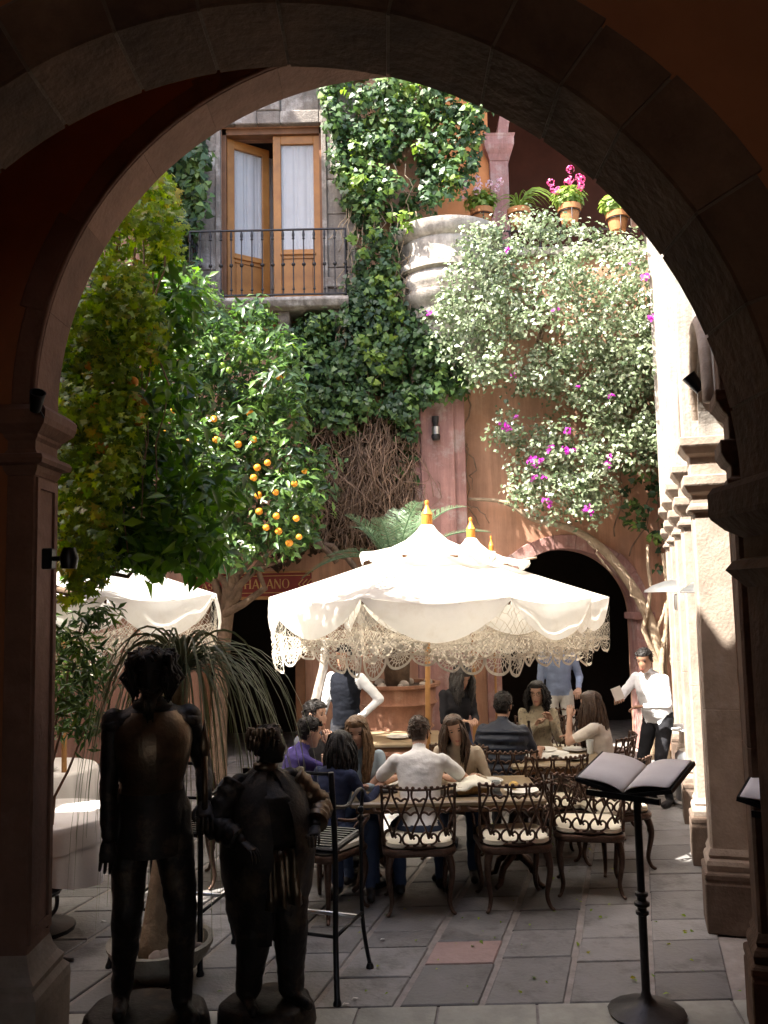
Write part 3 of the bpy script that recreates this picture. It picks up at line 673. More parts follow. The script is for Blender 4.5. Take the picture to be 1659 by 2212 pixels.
# ================================================================== right arcade
AZ = -math.atan(SK)
ar_ = empty('arcade', (2.01, 5.76, 0), AZ, label='sunlit stone arcade of square columns along the right side', cat='arcade')
ts = [0, 1.41, 2.68, 3.98, 5.28, 6.6]
ped = MB(); ped.loft([[(-e, -e, z), (.42 + e, -e, z), (.42 + e, .42 + e, z), (-e, .42 + e, z)] for e, z in [(0, 0), (.0, .31), (-.012, .32), (.0, .33), (0, .37), (-.03, .385)]]); pedm = ped.mesh('pedestal', 'pedestal_stone', bevel=.008)
bas = MB(); bas.loft([[(.06 - e, .06 - e, z), (.36 + e, .06 - e, z), (.36 + e, .36 + e, z), (.06 - e, .36 + e, z)] for e, z in [(.035, .385), (.04, .42), (.03, .445), (.012, .46), (.02, .48), (.0, .52)]]); basm = bas.mesh('column_base', 'column_stone')
sh = MB(); o = .018; q = [(.06, .06), (.36, .06), (.36, .36), (.06, .36)]
def oct_(e, z): a, b = .06 - e, .36 + e; return [(a + o, a, z), (b - o, a, z), (b, a + o, z), (b, b - o, z), (b - o, b, z), (a + o, b, z), (a, b - o, z), (a, a + o, z)]
sh.loft([oct_(0, .52), oct_(0, 1.4), oct_(-.003, 1.404), oct_(0, 1.41), oct_(-.004, 2.70)]); shm = sh.mesh('column_shaft', 'column_stone')
cpm = MB(); cpm.loft([[(.06 - e, .06 - e, z), (.36 + e, .06 - e, z), (.36 + e, .36 + e, z), (.06 - e, .36 + e, z)] for e, z in [(0, 2.70), (.03, 2.715), (.03, 2.75), (0, 2.76), (0, 2.82), (.03, 2.84), (.055, 2.88), (.06, 2.89), (.06, 2.95), (.0, 2.952), (.0, 3.08), (.03, 3.10), (.06, 3.14), (.075, 3.15), (.075, 3.21)]]); cpmm = cpm.mesh('capital', 'column_stone', bevel=.006)
pl = MB(); pl.box((.11, .21, 5.5), (.18, .24, 4.58)); plm = pl.mesh('upper_pilaster', 'pale_stone', bevel=.008)
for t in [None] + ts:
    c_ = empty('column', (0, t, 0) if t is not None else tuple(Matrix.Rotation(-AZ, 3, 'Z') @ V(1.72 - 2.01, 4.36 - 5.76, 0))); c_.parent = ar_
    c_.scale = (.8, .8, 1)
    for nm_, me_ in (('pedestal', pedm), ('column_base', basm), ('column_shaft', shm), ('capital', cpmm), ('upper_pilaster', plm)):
        if t is None: me_ = me_.copy(); me_.materials.clear(); me_.materials.append(M_['arch_stone'])  # shade on the nearest column painted in with darker stone
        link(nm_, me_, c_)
for i, t in enumerate([-1.4] + ts[:-1]):
    t1 = ([-1.4] + ts)[i + 1]; m_ = (t + t1) / 2 + .21; r_ = (t1 - t) / 2 - .15
    mb = MB(); arch_wall(mb, t + .21, t1 + .21, 3.215, 7.6, m_, 3.215, r_, .12, .36, 'X', 20); mb.build('spandrel_wall', 'pale_stone', ar_)
    mb = MB(); aa = arc_pts(m_, 3.215, r_ + .06, 0, 180, 20); mb.tube([(.10, p[0], p[1]) for p in aa], .04, 6); mb.build('arch_moulding', 'column_stone', ar_, smooth=2)
mb = MB(); mb.box((2.4, 2.6, 3.8), (.2, 9, 7.6)); mb.build('back_wall', 'orange_plaster', ar_)
mb = MB(); mb.box((1.5, 2.8, 4.55), (2.0, 8.6, .2)); mb.build('gallery_ceiling', 'corridor_plaster', ar_)
mb = MB(); mb.box((.3, 2.6, 7.68), (.9, 9, .16)); mb.box((1.5, 2.6, 7.75), (2.4, 9, .1)); mb.build('cornice', 'pale_stone', ar_)
# ================================================================== left wing
lw = empty('garden_wall', (-4.95, 6, 0), label='ochre boundary wall along the left of the courtyard', cat='wall')
mb = MB(); mb.box((-.2, .4, 2.5), (.4, 3.6, 5.0)); mb.build('wall', 'orange_plaster', lw)
mb = MB(); mb.box((-.2, .4, 5.05), (.56, 3.6, .1)); mb.build('coping', 'roof_tile', lw)
tw = empty('shade_block', (-4.95, 10.2, 0), label='tall unseen ochre block added to shade the balcony side of the house', cat='building')
mb = MB(); mb.box((-1.5, 0, 7.6), (3, 3.9, 15.2)); mb.build('wall', 'orange_plaster', tw)  # unseen block added so its shadow falls across the house front
mb = MB(); mb.box((-1.5, 0, 15.3), (3.2, 4.1, .2)); mb.build('cornice', 'pale_stone', tw)
# ================================================================== parasols
def parasol_meshes():
    n = 8; Re, Ze = 1.49, 2.17; out = {}
    tips = [V(Re * math.cos(R(22.5 + 45 * i)), Re * math.sin(R(22.5 + 45 * i)), Ze) for i in range(n)]
    # main canopy: ribs from the hub ring, panels sagging a little between
    mb = MB(); NR_, NA = 8, 10; hub = (.10, 2.63)
    for i in range(n):
        a, b = tips[i], tips[(i + 1) % n]; grid = []
        for r_ in range(NR_ + 1):
            t = r_ / NR_; row = []
            for k in range(NA + 1):
                s = k / NA; e = a.lerp(b, s); ang = math.atan2(e.y, e.x); re = math.hypot(e.x, e.y)
                rr = lerp(hub[0], re, t); zz = lerp(hub[1], Ze, t ** .92)
                sag = math.sin(math.pi * s) * (.05 * t + .0) + .010 * math.sin(9 * s + 5 * t + i) * t * math.sin(math.pi * s)
                row.append((rr * math.cos(ang), rr * math.sin(ang), zz - sag))
            grid.append(row)
        mb.sheet(grid)
    out['canopy'] = mb.mesh('canopy', 'canvas', smooth=True, fix=False)
    # swagged valance
    mb = MB(); low = []
    for i in range(n):
        a, b = tips[i], tips[(i + 1) % n]; g_ = []; m = 16; lw = []
        for k in range(m + 1):
            s = k / m; e = a.lerp(b, s) - V(0, 0, math.sin(math.pi * s) * .05)
            drop = .015 + .27 * math.sin(math.pi * s) ** .85; o = V(e.x, e.y, 0).normalized()
            col = []
            for r_ in range(6):
                t = r_ / 5; bulge = .05 * math.sin(math.pi * s) * math.sin(math.pi * t * .8) + .012 * math.sin(14 * s + 4 * t + i * 2) * t
                col.append(e + o * (bulge + .006) - V(0, 0, drop * t))
            g_.append(col); lw.append(col[-1])
        mb.sheet(g_); low.append(lw)
    out['valance'] = mb.mesh('valance', 'canvas', smooth=True, fix=False)
    # crochet lace: threads as flat ribbons hanging from the swag
    mb = MB(); rl = random.Random(3)
    def surf(i, s, d):
        """point of panel i at s along it and d below the swag edge"""
        a, b = tips[i], tips[(i + 1) % n]; e = a.lerp(b, s); o = V(e.x, e.y, 0).normalized()
        top = e.z - .02 - .25 * math.sin(math.pi * s) ** 1.0 * .8
        lo = Ze - .62 + .10 * math.sin(math.pi * s) + .03 * math.sin(s * 9 + i)
        z = lerp(top, lo, d)
        w_ = .025 * math.sin(s * 16 + i) * d + .015 * math.sin(s * 37 + i * 2) * d
        return V(e.x, e.y, 0) + o * (.012 + w_ - .05 * d) + V(0, 0, z), o
    def ribbon(i, p, q, w_):
        A, o = surf(i, *p); B, _ = surf(i, *q); d = B - A
        if d.length < 1e-5: return
        x = d.cross(o).normalized() * w_ / 2
        mb.add([A - x, A + x, B + x, B - x], [(0, 1, 2, 3)])
    for i in range(n):
        # net of uneven hexagon cells in the upper part
        for (d0, d1, ns, nd, w_) in ((0, .42, 17, 5, .0035), (.42, .74, 30, 7, .006)):
            P = {}
            for a in range(ns + 1):
                for b in range(nd + 1):
                    js = rl.uniform(-.25, .25) / ns if 0 < a < ns else 0; jd = rl.uniform(-.25, .25) * (d1 - d0) / nd if 0 < b < nd else 0
                    P[a, b] = (min(1, max(0, (a + (.5 if b % 2 else 0)) / (ns + .5) + js)), d0 + (d1 - d0) * b / nd + jd)
            for a in range(ns + 1):
                for b in range(nd):
                    if rl.random() < .97: ribbon(i, P[a, b], P[a, b + 1], w_)
                    a2 = a + 1 if b % 2 else a - 1
                    if 0 <= a2 <= ns and rl.random() < .92: ribbon(i, P[a, b], P[a2, b + 1], w_)
                if a < ns: ribbon(i, P[a, nd], P[a + 1, nd], w_ * 1.2)
        # little solid crochet rosettes
        for k in range(26):
            s, d = rl.random(), rl.uniform(.45, .75); c, o = surf(i, s, d); x = V(-o.y, o.x, 0); r_ = rl.uniform(.012, .02)
            mb.add([c + (x * math.cos(R(60 * j)) + V(0, 0, 1) * math.sin(R(60 * j))) * r_ for j in range(6)], [tuple(range(6))])
        # scalloped fans along the hem
        nf = 6
        for k in range(nf):
            s0 = (k + .5) / nf; hw = .5 / nf
            def fan(a, r_): return (min(1, max(0, s0 + hw * r_ * math.sin(R(a)))), .70 + .30 * r_ * math.cos(R(a)) ** .8 if abs(a) < 89.9 else .70)
            A = [-88, -66, -44, -22, 0, 22, 44, 66, 88]
            for a in A: ribbon(i, (s0, .68), fan(a, 1), .0055)
            for r_, w_ in ((.45, .006), (.72, .007), (1.0, .014), (.93, .008)):
                for a0, a1 in zip(A[:-1], A[1:]): ribbon(i, fan(a0, r_), fan(a1, r_ * (1.0 if r_ != .72 else .78)), w_)
    out['lace'] = mb.mesh('lace_trim', 'lace', fix=False)
    # vent cap
    mb = MB(); P = []
    for r_, z in [(.025, 2.83), (.06, 2.82), (.10, 2.765), (.2, 2.68), (.34, 2.605), (.5, 2.56), (.62, 2.54)]:
        P.append((r_, z))
    rows = []
    for r_, z in P:
        rows.append([(r_ * (1 + (.05 * math.cos(8 * 2 * math.pi * j / 48) if r_ > .3 else 0)) * math.cos(2 * math.pi * j / 48 + R(22.5)), r_ * (1 + (.05 * math.cos(8 * 2 * math.pi * j / 48) if r_ > .3 else 0)) * math.sin(2 * math.pi * j / 48 + R(22.5)), z + (.034 * math.cos(8 * 2 * math.pi * j / 48) - .01 + .008 * math.sin(j * 1.7)) * (r_ / .62) ** 2) for j in range(49)])
    mb.sheet(rows)
    last = rows[-1]; mb.sheet([last, [(x * 1.01, y * 1.01, z - .035 - .01 * math.sin(j * 2.1)) for j, (x, y, z) in enumerate(last)]])
    out['vent_cap'] = mb.mesh('vent_cap', 'canvas', smooth=True, fix=False)
    mb = MB(); mb.lathe([(.0, 2.82), (.045, 2.82), (.05, 2.83), (.05, 2.915), (.055, 2.92), (.048, 2.93), (.022, 2.98), (.015, 3.005), (.02, 3.015), (.022, 3.03), (.018, 3.045), (.0, 3.05)], n=16); out['finial'] = mb.mesh('finial', 'finial_wood', smooth=True)
    mb = MB(); mb.tube([(0, 0, .05), (0, 0, 2.82)], .024, 12); out['pole'] = mb.mesh('pole', 'pole_wood', smooth=True)
    mb = MB(); d = tips[0].normalized(); t0 = V(math.cos(R(22.5)), math.sin(R(22.5)), 0)
    mb.bar(t0 * .06 + V(0, 0, 2.58), t0 * 1.47 + V(0, 0, 2.13), .018, .028); out['rib'] = mb.mesh('rib', 'dark_wood')
    mb = MB(); mb.bar(t0 * .05 + V(0, 0, 2.08), t0 * .78 + V(0, 0, 2.33), .018, .022); out['strut'] = mb.mesh('strut', 'dark_wood')
    mb = MB(); mb.bar(t0 * .05 + V(0, 0, 2.62), t0 * .6 + V(0, 0, 2.515), .022, .022); out['cap_rib'] = mb.mesh('cap_rib', 'dark_wood')
    mb = MB(); mb.lathe([(.0, .004), (.27, .004), (.27, .06), (.24, .085), (.05, .1), (.04, .32), (.0, .32)], n=24); out['base'] = mb.mesh('base', 'black_metal', smooth=True)
    return out
PM = parasol_meshes()
def parasol(loc, rz, label, tilt=(0, 0), s=1.0):
    e = empty('parasol', loc, 0, label, 'parasol', 'white lace parasols in the courtyard'); e.scale = (s, s, 1)
    e.rotation_euler = (tilt[0], tilt[1], rz)
    for k in ('canopy', 'valance', 'vent_cap', 'finial', 'pole', 'base'): link(k, PM[k], e)
    l = link('lace_trim', PM['lace'], e); l['kind'] = 'stuff'
    for i in range(8):
        r_ = link('rib', PM['rib'], e, rot=(0, 0, R(45 * i))); link('strut', PM['strut'], r_)
        link('cap_rib', PM['cap_rib'], e, rot=(0, 0, R(45 * i)))
    return e
mp = at(915, 1400, 7.85)
parasol((mp.x, 7.85, 0), R(0), 'large white lace-edged parasol over the table in the middle', (0, R(1.2)), .98)
p2 = at(1010, 1200, 9.55); parasol((p2.x + .0, 9.4, -.03), R(12), 'white parasol just behind and right of the middle one', (0, R(.6)), .96)
p3 = at(1057, 1250, 11.35); parasol((p3.x + .02, 11.2, -.12), R(22), 'rearmost white parasol, mostly hidden, near the arched doorway', (0, 0), .62)
parasol((-2.74, 7.5, .05), R(10), 'white lace parasol at the left under the orange leaves', (0, R(-1)), .93)
# ================================================================== vegetation
def grow(name, cat, label, base, group=None):
    return empty(name, base, 0, label, cat, group)
def foliage(parent, pn, matname, L, wid, shape='leaf', size=(.7, 1.2), name='foliage', up=None, droop=.12):
    P, N_, rv = pn; P = P - np.array(parent.matrix_basis.translation)[None]
    me = leaf_mesh(name, P, N_, L * (size[0] + (size[1] - size[0]) * rng.random(len(P))), matname, wid, shape, None if up is None else np.tile(np.array(up), (len(P), 1)), rv, droop)
    o = link(name, me, parent); o['kind'] = 'stuff'; return o
def stems(parent, paths, r0, r1, matname, name='stem', n=5):
    mb = MB(); b = parent.matrix_basis.translation
    for p in paths:
        k = len(p); mb.tube([q - b for q in p], [lerp(r0, r1, i / (k - 1)) for i in range(k)], n)
    o = mb.build(name, matname, parent, smooth=2, fix=False); o['kind'] = 'stuff' if len(paths) > 3 else ''
    if len(paths) <= 3: del o['kind']
    return o
def wig(a, b, amp, n=8, seed=0):
    a, b = Vector(a), Vector(b); o = []
    for i in range(n + 1):
        t = i / n; p = a.lerp(b, t); e = math.sin(math.pi * t)
        o.append(p + V(nz((t * 3 + seed, seed, 0), 1.3), nz((seed, t * 3, 4), 1.3) * .4, nz((9, seed, t * 3), 1.3)) * amp * (.3 + e))
    return o
# --- ivy on the back wall
ivp = grow('ivy', 'vine', 'dense climbing ivy covering the wall right of the balcony door', at(800, 1000, 11.9))
pUp = [(690, 150), (760, 130), (1030, 150), (1050, 260), (1028, 320), (1010, 400), (960, 420), (925, 470), (900, 510), (850, 515), (850, 640), (760, 650), (768, 560), (745, 420), (722, 360), (712, 250)]
pLow = [(760, 620), (850, 600), (900, 690), (975, 745), (1000, 800), (1000, 860), (950, 850), (905, 870), (895, 960), (860, 930), (845, 900), (790, 880), (720, 930), (680, 900), (650, 880), (640, 820), (600, 760), (620, 720), (680, 690), (740, 680)]
pEdge = [(855, 880), (905, 860), (900, 1040), (875, 1050), (868, 960)]
A = clusters(pUp, 11.35, 11.95, 620, 21, .17, (0, -.7, .35), 1, .8, .8, -.35)
B = clusters(pLow, 11.4, 11.95, 600, 21, .17, (0, -.8, .3), 1, .8, .8, -.45)
D = clusters(pEdge, 11.7, 11.95, 40, 12, .12, (0, -.8, .3), 1, .8, .8)
foliage(ivp, cat3(A, B, D), 'ivy_leaf', .082, .3, 'ivy')
foliage(ivp, cat3(clusters(pUp, 11.25, 11.6, 30, 12, .1, (0, -.7, .4)), clusters([(800, 640), (870, 640), (860, 800), (800, 840), (780, 720)], 11.3, 11.6, 20, 12, .1)), 'ivy_young', .10, .3, 'ivy', name='young_foliage')
pa = []
for i in range(60):
    x, y = rnd.uniform(740, 900), rnd.uniform(300, 700); pa.append(wig(at(x, y, 11.6), at(x + rnd.uniform(-50, 50), y + rnd.uniform(60, 240), 11.65), .15, 7, i))
stems(ivp, pa, .010, .005, 'pale_bark')
# ivy beside and under the left of the door
iv2 = grow('ivy', 'vine', 'dark ivy hanging on the wall left of the balcony door', at(400, 1000, 11.9))
foliage(iv2, clusters([(330, 260), (430, 280), (445, 330), (440, 420), (425, 480), (428, 610), (380, 620), (340, 520), (300, 420)], 11.4, 11.95, 130, 16, .16, (0, -.8, .3), 1, .8, .8), 'ivy_leaf', .11, .3, 'ivy')
# dry stems below the ivy
dv = grow('dry_vine', 'vine', 'tangle of bare brown vine stems under the ivy left of the pink pilaster', at(800, 1200, 11.9))
pa = []
for i in range(560):
    x = rnd.gauss(785, 72); x = min(888, max(660, x)); y = rnd.uniform(880, 1060); Yd = rnd.uniform(11.55, 11.95)
    pa.append(wig(at(x, y, Yd), at(x + rnd.uniform(-60, 60), min(1190, y + rnd.uniform(60, 260)), Yd + rnd.uniform(-.1, .05)), .28, 8, i * 1.7))
stems(dv, pa[:110], .010, .006, 'twig', n=4, name='stems'); stems(dv, pa[110:], .0065, .004, 'twig', n=3, name='twigs')
for i, (p, q) in enumerate((((700, 1180), (800, 1245)), ((660, 1150), (730, 1215)))): stems(dv, [wig(at(p[0], p[1], 11.6), at(q[0], q[1], 11.5), .1, 8, i)], .05, .04, 'bark', 'old_stem', 7)
foliage(dv, clusters([(640, 870), (720, 890), (880, 880), (890, 1160), (800, 1190), (650, 1200), (600, 1240), (560, 1200), (650, 1080)], 11.72, 11.97, 210, 18, .16, (0, -.8, .2)), 'dead_leaf', .09, .3, 'ivy', name='dead_foliage')
foliage(dv, clusters([(690, 880), (880, 880), (880, 1050), (700, 1040)], 11.7, 11.95, 26, 9, .12, (0, -.8, .2)), 'ivy_leaf', .09, .3, 'ivy')

# --- orange trees
def branches(c0, polys, Y0, Y1, k, r0):
    o = []
    for i in range(k):
        x, y = sample_poly(polys, 1)[0]; o.append(wig(c0, at(x, y, rnd.uniform(Y0, Y1)), .25, 8, i * 3.1))
    return o
t2 = grow('orange_tree', 'tree', 'orange tree with ripe fruit against the back wall under the balcony', floor_at(470, 1560))
t2.location = (at(470, 1500, 10.2).x, 10.2, 0)
pT2 = [(370, 560), (440, 600), (480, 690), (560, 650), (590, 690), (640, 760), (640, 870), (665, 940), (720, 1010), (725, 1050), (690, 1100), (670, 1170), (620, 1195), (560, 1190), (520, 1210), (440, 1200), (380, 1100), (340, 900), (330, 700)]
foliage(t2, clusters(pT2, 8.8, 10.9, 860, 16, .19, (0, -.5, .7), 1, .9, 1, -.5, 1.1), 'orange_leaf', .125, .21)
mb = MB(); b = t2.location
mb.tube([p - b for p in spline([b, b + V(.02, 0, .9), b + V(.1, 0, 1.9), at(520, 1130, 10.2)], 5)], [.11 - .003 * i for i in range(16)], 9); mb.build('trunk', 'bark', t2, smooth=2)
fork = b + V(.08, 0, 2.0)
stems(t2, [wig(fork, at(x, y, Yq), .2, 8, i) for i, (x, y, Yq) in enumerate([(610, 1130, 10.1), (560, 900, 10.2), (500, 760, 10.1), (420, 800, 10.2), (660, 1020, 10.0), (600, 1000, 10.4), (450, 1000, 9.9), (640, 1170, 10.0)])], .055, .012, 'bark', 'limbs', 7)
fr = MB(); fr.ell((0, 0, 0), (.042, .042, .040), 12, 8); frm = fr.mesh('orange', 'orange_fruit', smooth=2)
lf = MB(); lf.ell((0, 0, 0), (.035, .035, .036), 10, 7); lfm = lf.mesh('lime', 'lime_fruit', smooth=2)
for x, y in [(558, 1070), (596, 1064), (636, 1045), (658, 1018), (597, 1115), (575, 1140), (625, 1173), (602, 1148), (646, 1160), (548, 1032), (467, 950), (376, 886), (408, 955), (353, 935), (548, 950), (540, 892), (604, 815), (556, 1010), (462, 905), (578, 1000), (515, 960), (560, 1105), (640, 1120)]:
    p = at(x, y, 8.78 + rnd.uniform(-.05, .12)); s = rnd.uniform(.72, 1.0); link('fruit', frm, t2, p - b, scale=(s, s, s))
for x, y in [(480, 790), (495, 800), (510, 745), (540, 760), (465, 735), (552, 780), (570, 810), (448, 770)]: link('green_fruit', lfm, t2, at(x, y, 8.85) - b)
foliage(t2, clusters(pT2, 8.75, 9.0, 14, 6, .05, (0, -1, .4)), 'white_petal', .035, .35, name='blossom')
# near orange tree reaching in from the left
t1 = grow('orange_tree', 'tree', 'nearer orange tree reaching in from behind the left pillar', (-2.75, 6.2, 0))
pT1 = [(110, 760), (230, 620), (330, 560), (420, 600), (440, 680), (390, 740), (400, 790), (430, 860), (400, 960), (430, 1010), (510, 1030), (500, 1070), (440, 1100), (470, 1150), (460, 1200), (380, 1215), (250, 1205), (150, 1200), (110, 1150)]
foliage(t1, clusters(pT1, 5.35, 6.2, 420, 12, .17, (.2, -.5, .7), 1, .9, 1, -.45, 1.2), 'near_orange_leaf', .135, .2, droop=.25)
fringe = clusters([(130, 1170), (450, 1140), (470, 1200), (440, 1215), (330, 1212), (230, 1205), (140, 1215)], 5.7, 6.1, 50, 9, .10, (0, -.6, .2))
foliage(t1, fringe, 'near_orange_leaf', .16, .2, up=(0.1, 0, -1), droop=.1, name='hanging_leaves')
b = t1.location
mb = MB(); mb.tube([p - b for p in spline([b, b + V(.05, 0, 1.2), b + V(.15, 0, 2.2), at(120, 1050, 6.2)], 5)], [.10 - .003 * i for i in range(16)], 9); mb.build('trunk', 'bark', t1, smooth=2)
fork = b + V(.15, 0, 2.2)
stems(t1, [wig(fork, at(x, y, 6.2), .2, 8, i + 20) for i, (x, y) in enumerate([(250, 900), (380, 1050), (440, 1180), (330, 1200), (200, 800), (300, 760), (230, 1100)])], .04, .01, 'bark', 'limbs', 6)
for x, y in [(292, 862), (310, 868), (220, 1142), (330, 734), (197, 790), (287, 825), (300, 908), (220, 967), (206, 882)]:
    s = rnd.uniform(.85, 1.1); link('fruit', frm, t1, at(x, y, 5.3) - b, scale=(s, s, s))
# --- creeper hanging at the left
cr = grow('creeper', 'vine', 'yellow-green creeper hanging in curtains beside the left pillar', at(200, 1250, 5.3))
pCr = [(150, 640), (190, 560), (250, 450), (330, 370), (365, 390), (385, 480), (385, 560), (330, 600), (340, 680), (330, 760), (300, 800), (290, 900), (290, 1000), (250, 1080), (220, 1190), (170, 1230), (128, 1220), (124, 900)]
P1 = clusters(pCr, 5.05, 5.7, 800, 14, .11, (.1, -.7, .2), .8, .8, 1, -.25, 2.2)
foliage(cr, P1, 'creeper_leaf', .06, .3, 'palmate', up=(0, 0, -1))
P1b = clusters([(125, 1180), (215, 1150), (235, 1230), (190, 1285), (150, 1290), (128, 1300)], 5.1, 5.5, 30, 9, .08, (.1, -.7, .2)); foliage(cr, P1b, 'creeper_leaf', .08, .3, 'palmate', up=(0, 0, -1), name='low_foliage')
pa = [wig(at(x, rnd.uniform(380, 600), 5.5), at(x - rnd.uniform(-20, 40), rnd.uniform(1000, 1230), 5.35), .1, 10, x) for x in [150, 175, 200, 225, 250, 265, 290, 310, 330, 350]]
stems(cr, pa, .007, .004, 'twig', n=4)
# shrub behind the left pillar, low
sh_ = grow('shrub', 'plant', 'leafy shrub low behind the left pillar', at(130, 1600, 5.6)); sh_.location.z = 0
foliage(sh_, clusters([(115, 1340), (180, 1310), (240, 1330), (215, 1420), (220, 1560), (160, 1620), (115, 1600)], 5.4, 6.2, 70, 12, .13, (.2, -.5, .5)), 'orange_leaf', .11, .12, 'leaf')
stems(sh_, [wig((sh_.location.x - .42, 5.8, 0), at(x, y, 5.7), .1, 7, x) for x, y in [(180, 1340), (150, 1450), (210, 1500), (130, 1500)]], .015, .006, 'twig')

# --- bougainvillea
bo = grow('bougainvillea', 'vine', 'big bougainvillea with magenta flowers spilling down the right wall', floor_at(1440, 1650)); bo.location = (at(1430, 1600, 11.6).x, 11.6, 0)
pB1 = [(1000, 510), (1040, 480), (1110, 470), (1180, 460), (1230, 485), (1310, 500), (1380, 520), (1410, 570), (1420, 600), (1450, 640), (1445, 720), (1440, 800), (1380, 790), (1300, 740), (1250, 730), (1190, 700), (1140, 700), (1100, 770), (1080, 830), (1020, 830), (990, 790), (950, 760), (935, 700), (950, 610), (985, 560)]
pB2 = [(1110, 800), (1190, 740), (1290, 740), (1400, 780), (1445, 720), (1450, 840), (1420, 930), (1445, 980), (1400, 1020), (1340, 1010), (1330, 1080), (1300, 1120), (1230, 1140), (1170, 1120), (1110, 1090), (1100, 1040), (1110, 960), (1060, 940), (1090, 880)]
BA = clusters(pB1, 10.75, 11.8, 900, 18, .2, (-.15, -.6, .5), 1, .9, .9, -.4, 1.4)
BB = clusters(pB2, 11.05, 11.85, 780, 18, .19, (-.15, -.6, .5), 1, .9, .9, -.38, 1.4)
foliage(bo, cat3(BA, BB), 'bougain_leaf', .068, .34)
FL = []
for x, y, k in [(1085, 915, 2), (1115, 905, 1), (1155, 1000, 3), (1165, 1022, 3), (1150, 985, 2), (1190, 970, 2), (1232, 965, 3), (1320, 998, 2), (1188, 1088, 2), (1273, 1100, 3), (1430, 705, 4), (1410, 690, 2), (1440, 720, 2), (1195, 680, 1), (1312, 845, 1), (1220, 925, 1), (1350, 570, 1), (1385, 600, 1), (935, 665, 1), (1090, 540, 1), (1240, 840, 1), (1120, 820, 1)]:
    FL.append(clusters([(x - 12, y - 12), (x + 12, y - 12), (x + 12, y + 12), (x - 12, y + 12)], 10.72 if y < 740 else 10.95, 10.85 if y < 740 else 11.1, k, 8, .045, (0, -1, .2)))
foliage(bo, cat3(*FL), 'bract', .05, .42, name='flowers')
pa = [wig(at(1130, 800, 11.7), at(1440, 620, 11.7), .2, 8, 1), wig(at(1150, 660, 11.5), at(1175, 760, 11.5), .1, 8, 2), wig(at(1190, 640, 11.5), at(1160, 740, 11.6), .1, 8, 3)]
[stems(bo, [q_], .03, .02, 'bark', 'limb') for q_ in pa]
trunkp = spline([bo.location, at(1425, 1500, 11.6), at(1420, 1400, 11.6), at(1385, 1300, 11.65), at(1310, 1195, 11.7), at(1240, 1145, 11.75), at(1150, 1120, 11.8), at(1090, 1085, 11.85), at(1010, 1078, 11.9)], 5)
mb = MB(); mb.tube([p - bo.location for p in trunkp], [lerp(.10, .02, i / (len(trunkp) - 1)) for i in range(len(trunkp))], 9); mb.build('trunk', 'pale_bark', bo, smooth=2)
pa = [wig(bo.location + V(.1 * i - .2, -.1, 0), at(x, y, 11.55), .18, 10, i * 5 + 2) for i, (x, y) in enumerate([(1440, 1300), (1400, 1180), (1450, 1150), (1460, 1380), (1430, 1200)])]
stems(bo, pa, .05, .02, 'pale_bark', 'side_trunks', 7)
pa = [wig(at(1320, 1200, 11.5), at(1395, 1330, 11.35), .12, 8, 3), wig(at(1270, 1170, 11.5), at(1325, 1240, 11.45), .1, 8, 9), wig(at(1160, 1205, 11.9), at(1010, 1225, 11.95), .03, 8, 4)]
[stems(bo, [q_], .018, .012, 'pale_bark', 'hanging_stem', 6) for q_ in pa]
pa = [wig(at(1010, y0, 11.95), at(1000 + dx, y1, 11.95), .15, 9, i) for i, (y0, y1, dx) in enumerate([(860, 1080, 8), (1080, 1130, 60), (1090, 1150, 30), (960, 1060, 20)])] + [wig(at(1360, 1200, 11.9), at(1440, 1000, 11.9), .1, 9, 7), wig(at(1330, 1160, 11.9), at(1345, 1010, 11.9), .1, 9, 8), wig(at(1420, 1200, 11.9), at(1440, 880, 11.9), .1, 9, 12)]
stems(bo, pa, .012, .007, 'twig', 'runners', 4)
foliage(bo, clusters([(1330, 1010), (1360, 1000), (1440, 980), (1440, 1240), (1415, 1260), (1380, 1160), (1345, 1150)], 11.6, 11.9, 34, 7, .12, (0, -.7, .2)), 'ivy_leaf', .09, .3, 'ivy', name='low_foliage')

# --- cycad in the terracotta pot
CY = at(880, 1480, 9.6); cyb = V(CY.x - .1, 10.2, 0)
ptn = empty('terracotta_pot', cyb, 0, 'big ribbed terracotta pot with crimped rims holding the cycad', 'planter')
hz = at(860, 1478, 10.0).z
prof = [(.0, .004), (.27, .004), (.29, .05)]
for i in range(4):
    z0 = hz * (.08 + i * .235); r_ = .30 + .045 * i
    prof += [(r_ - .01, z0), (r_ + .025, z0 + hz * .03), (r_, z0 + hz * .06), (r_ + .012, z0 + hz * .2)]
prof += [(.45, hz - .05), (.50, hz - .03), (.50, hz), (.44, hz), (.42, hz - .06), (.0, hz - .06)]
mb = MB(); mb.lathe(prof, n=48, rfun=lambda a, r_, z: r_ * (1 + (.012 * math.sin(a * 24) if abs((z / hz - .08) % .235 - .03) < .008 or z > hz - .04 else 0))); mb.build('pot_body', 'terracotta', ptn, smooth=True)
mb = MB(); mb.lathe([(.0, hz - .03), (.43, hz - .04)], n=20, cap=False); mb.build('soil', 'soil', ptn)
stn = MB(); stn.ell((0, 0, 0), (.06, .045, .04), 8, 6); stm = stn.mesh('stone', 'pebble', smooth=2)
for i in range(12): a = i * 2.4; r_ = .12 + .28 * rnd.random(); link('stone', stm, ptn, (r_ * math.cos(a), r_ * math.sin(a) - .02, hz - .01), (0, 0, a), (rnd.uniform(.7, 1.3),) * 3)
cyc = empty('cycad', cyb + V(0, 0, hz - .05), 0, 'cycad palm with feathery arching fronds behind the middle parasol', 'plant')
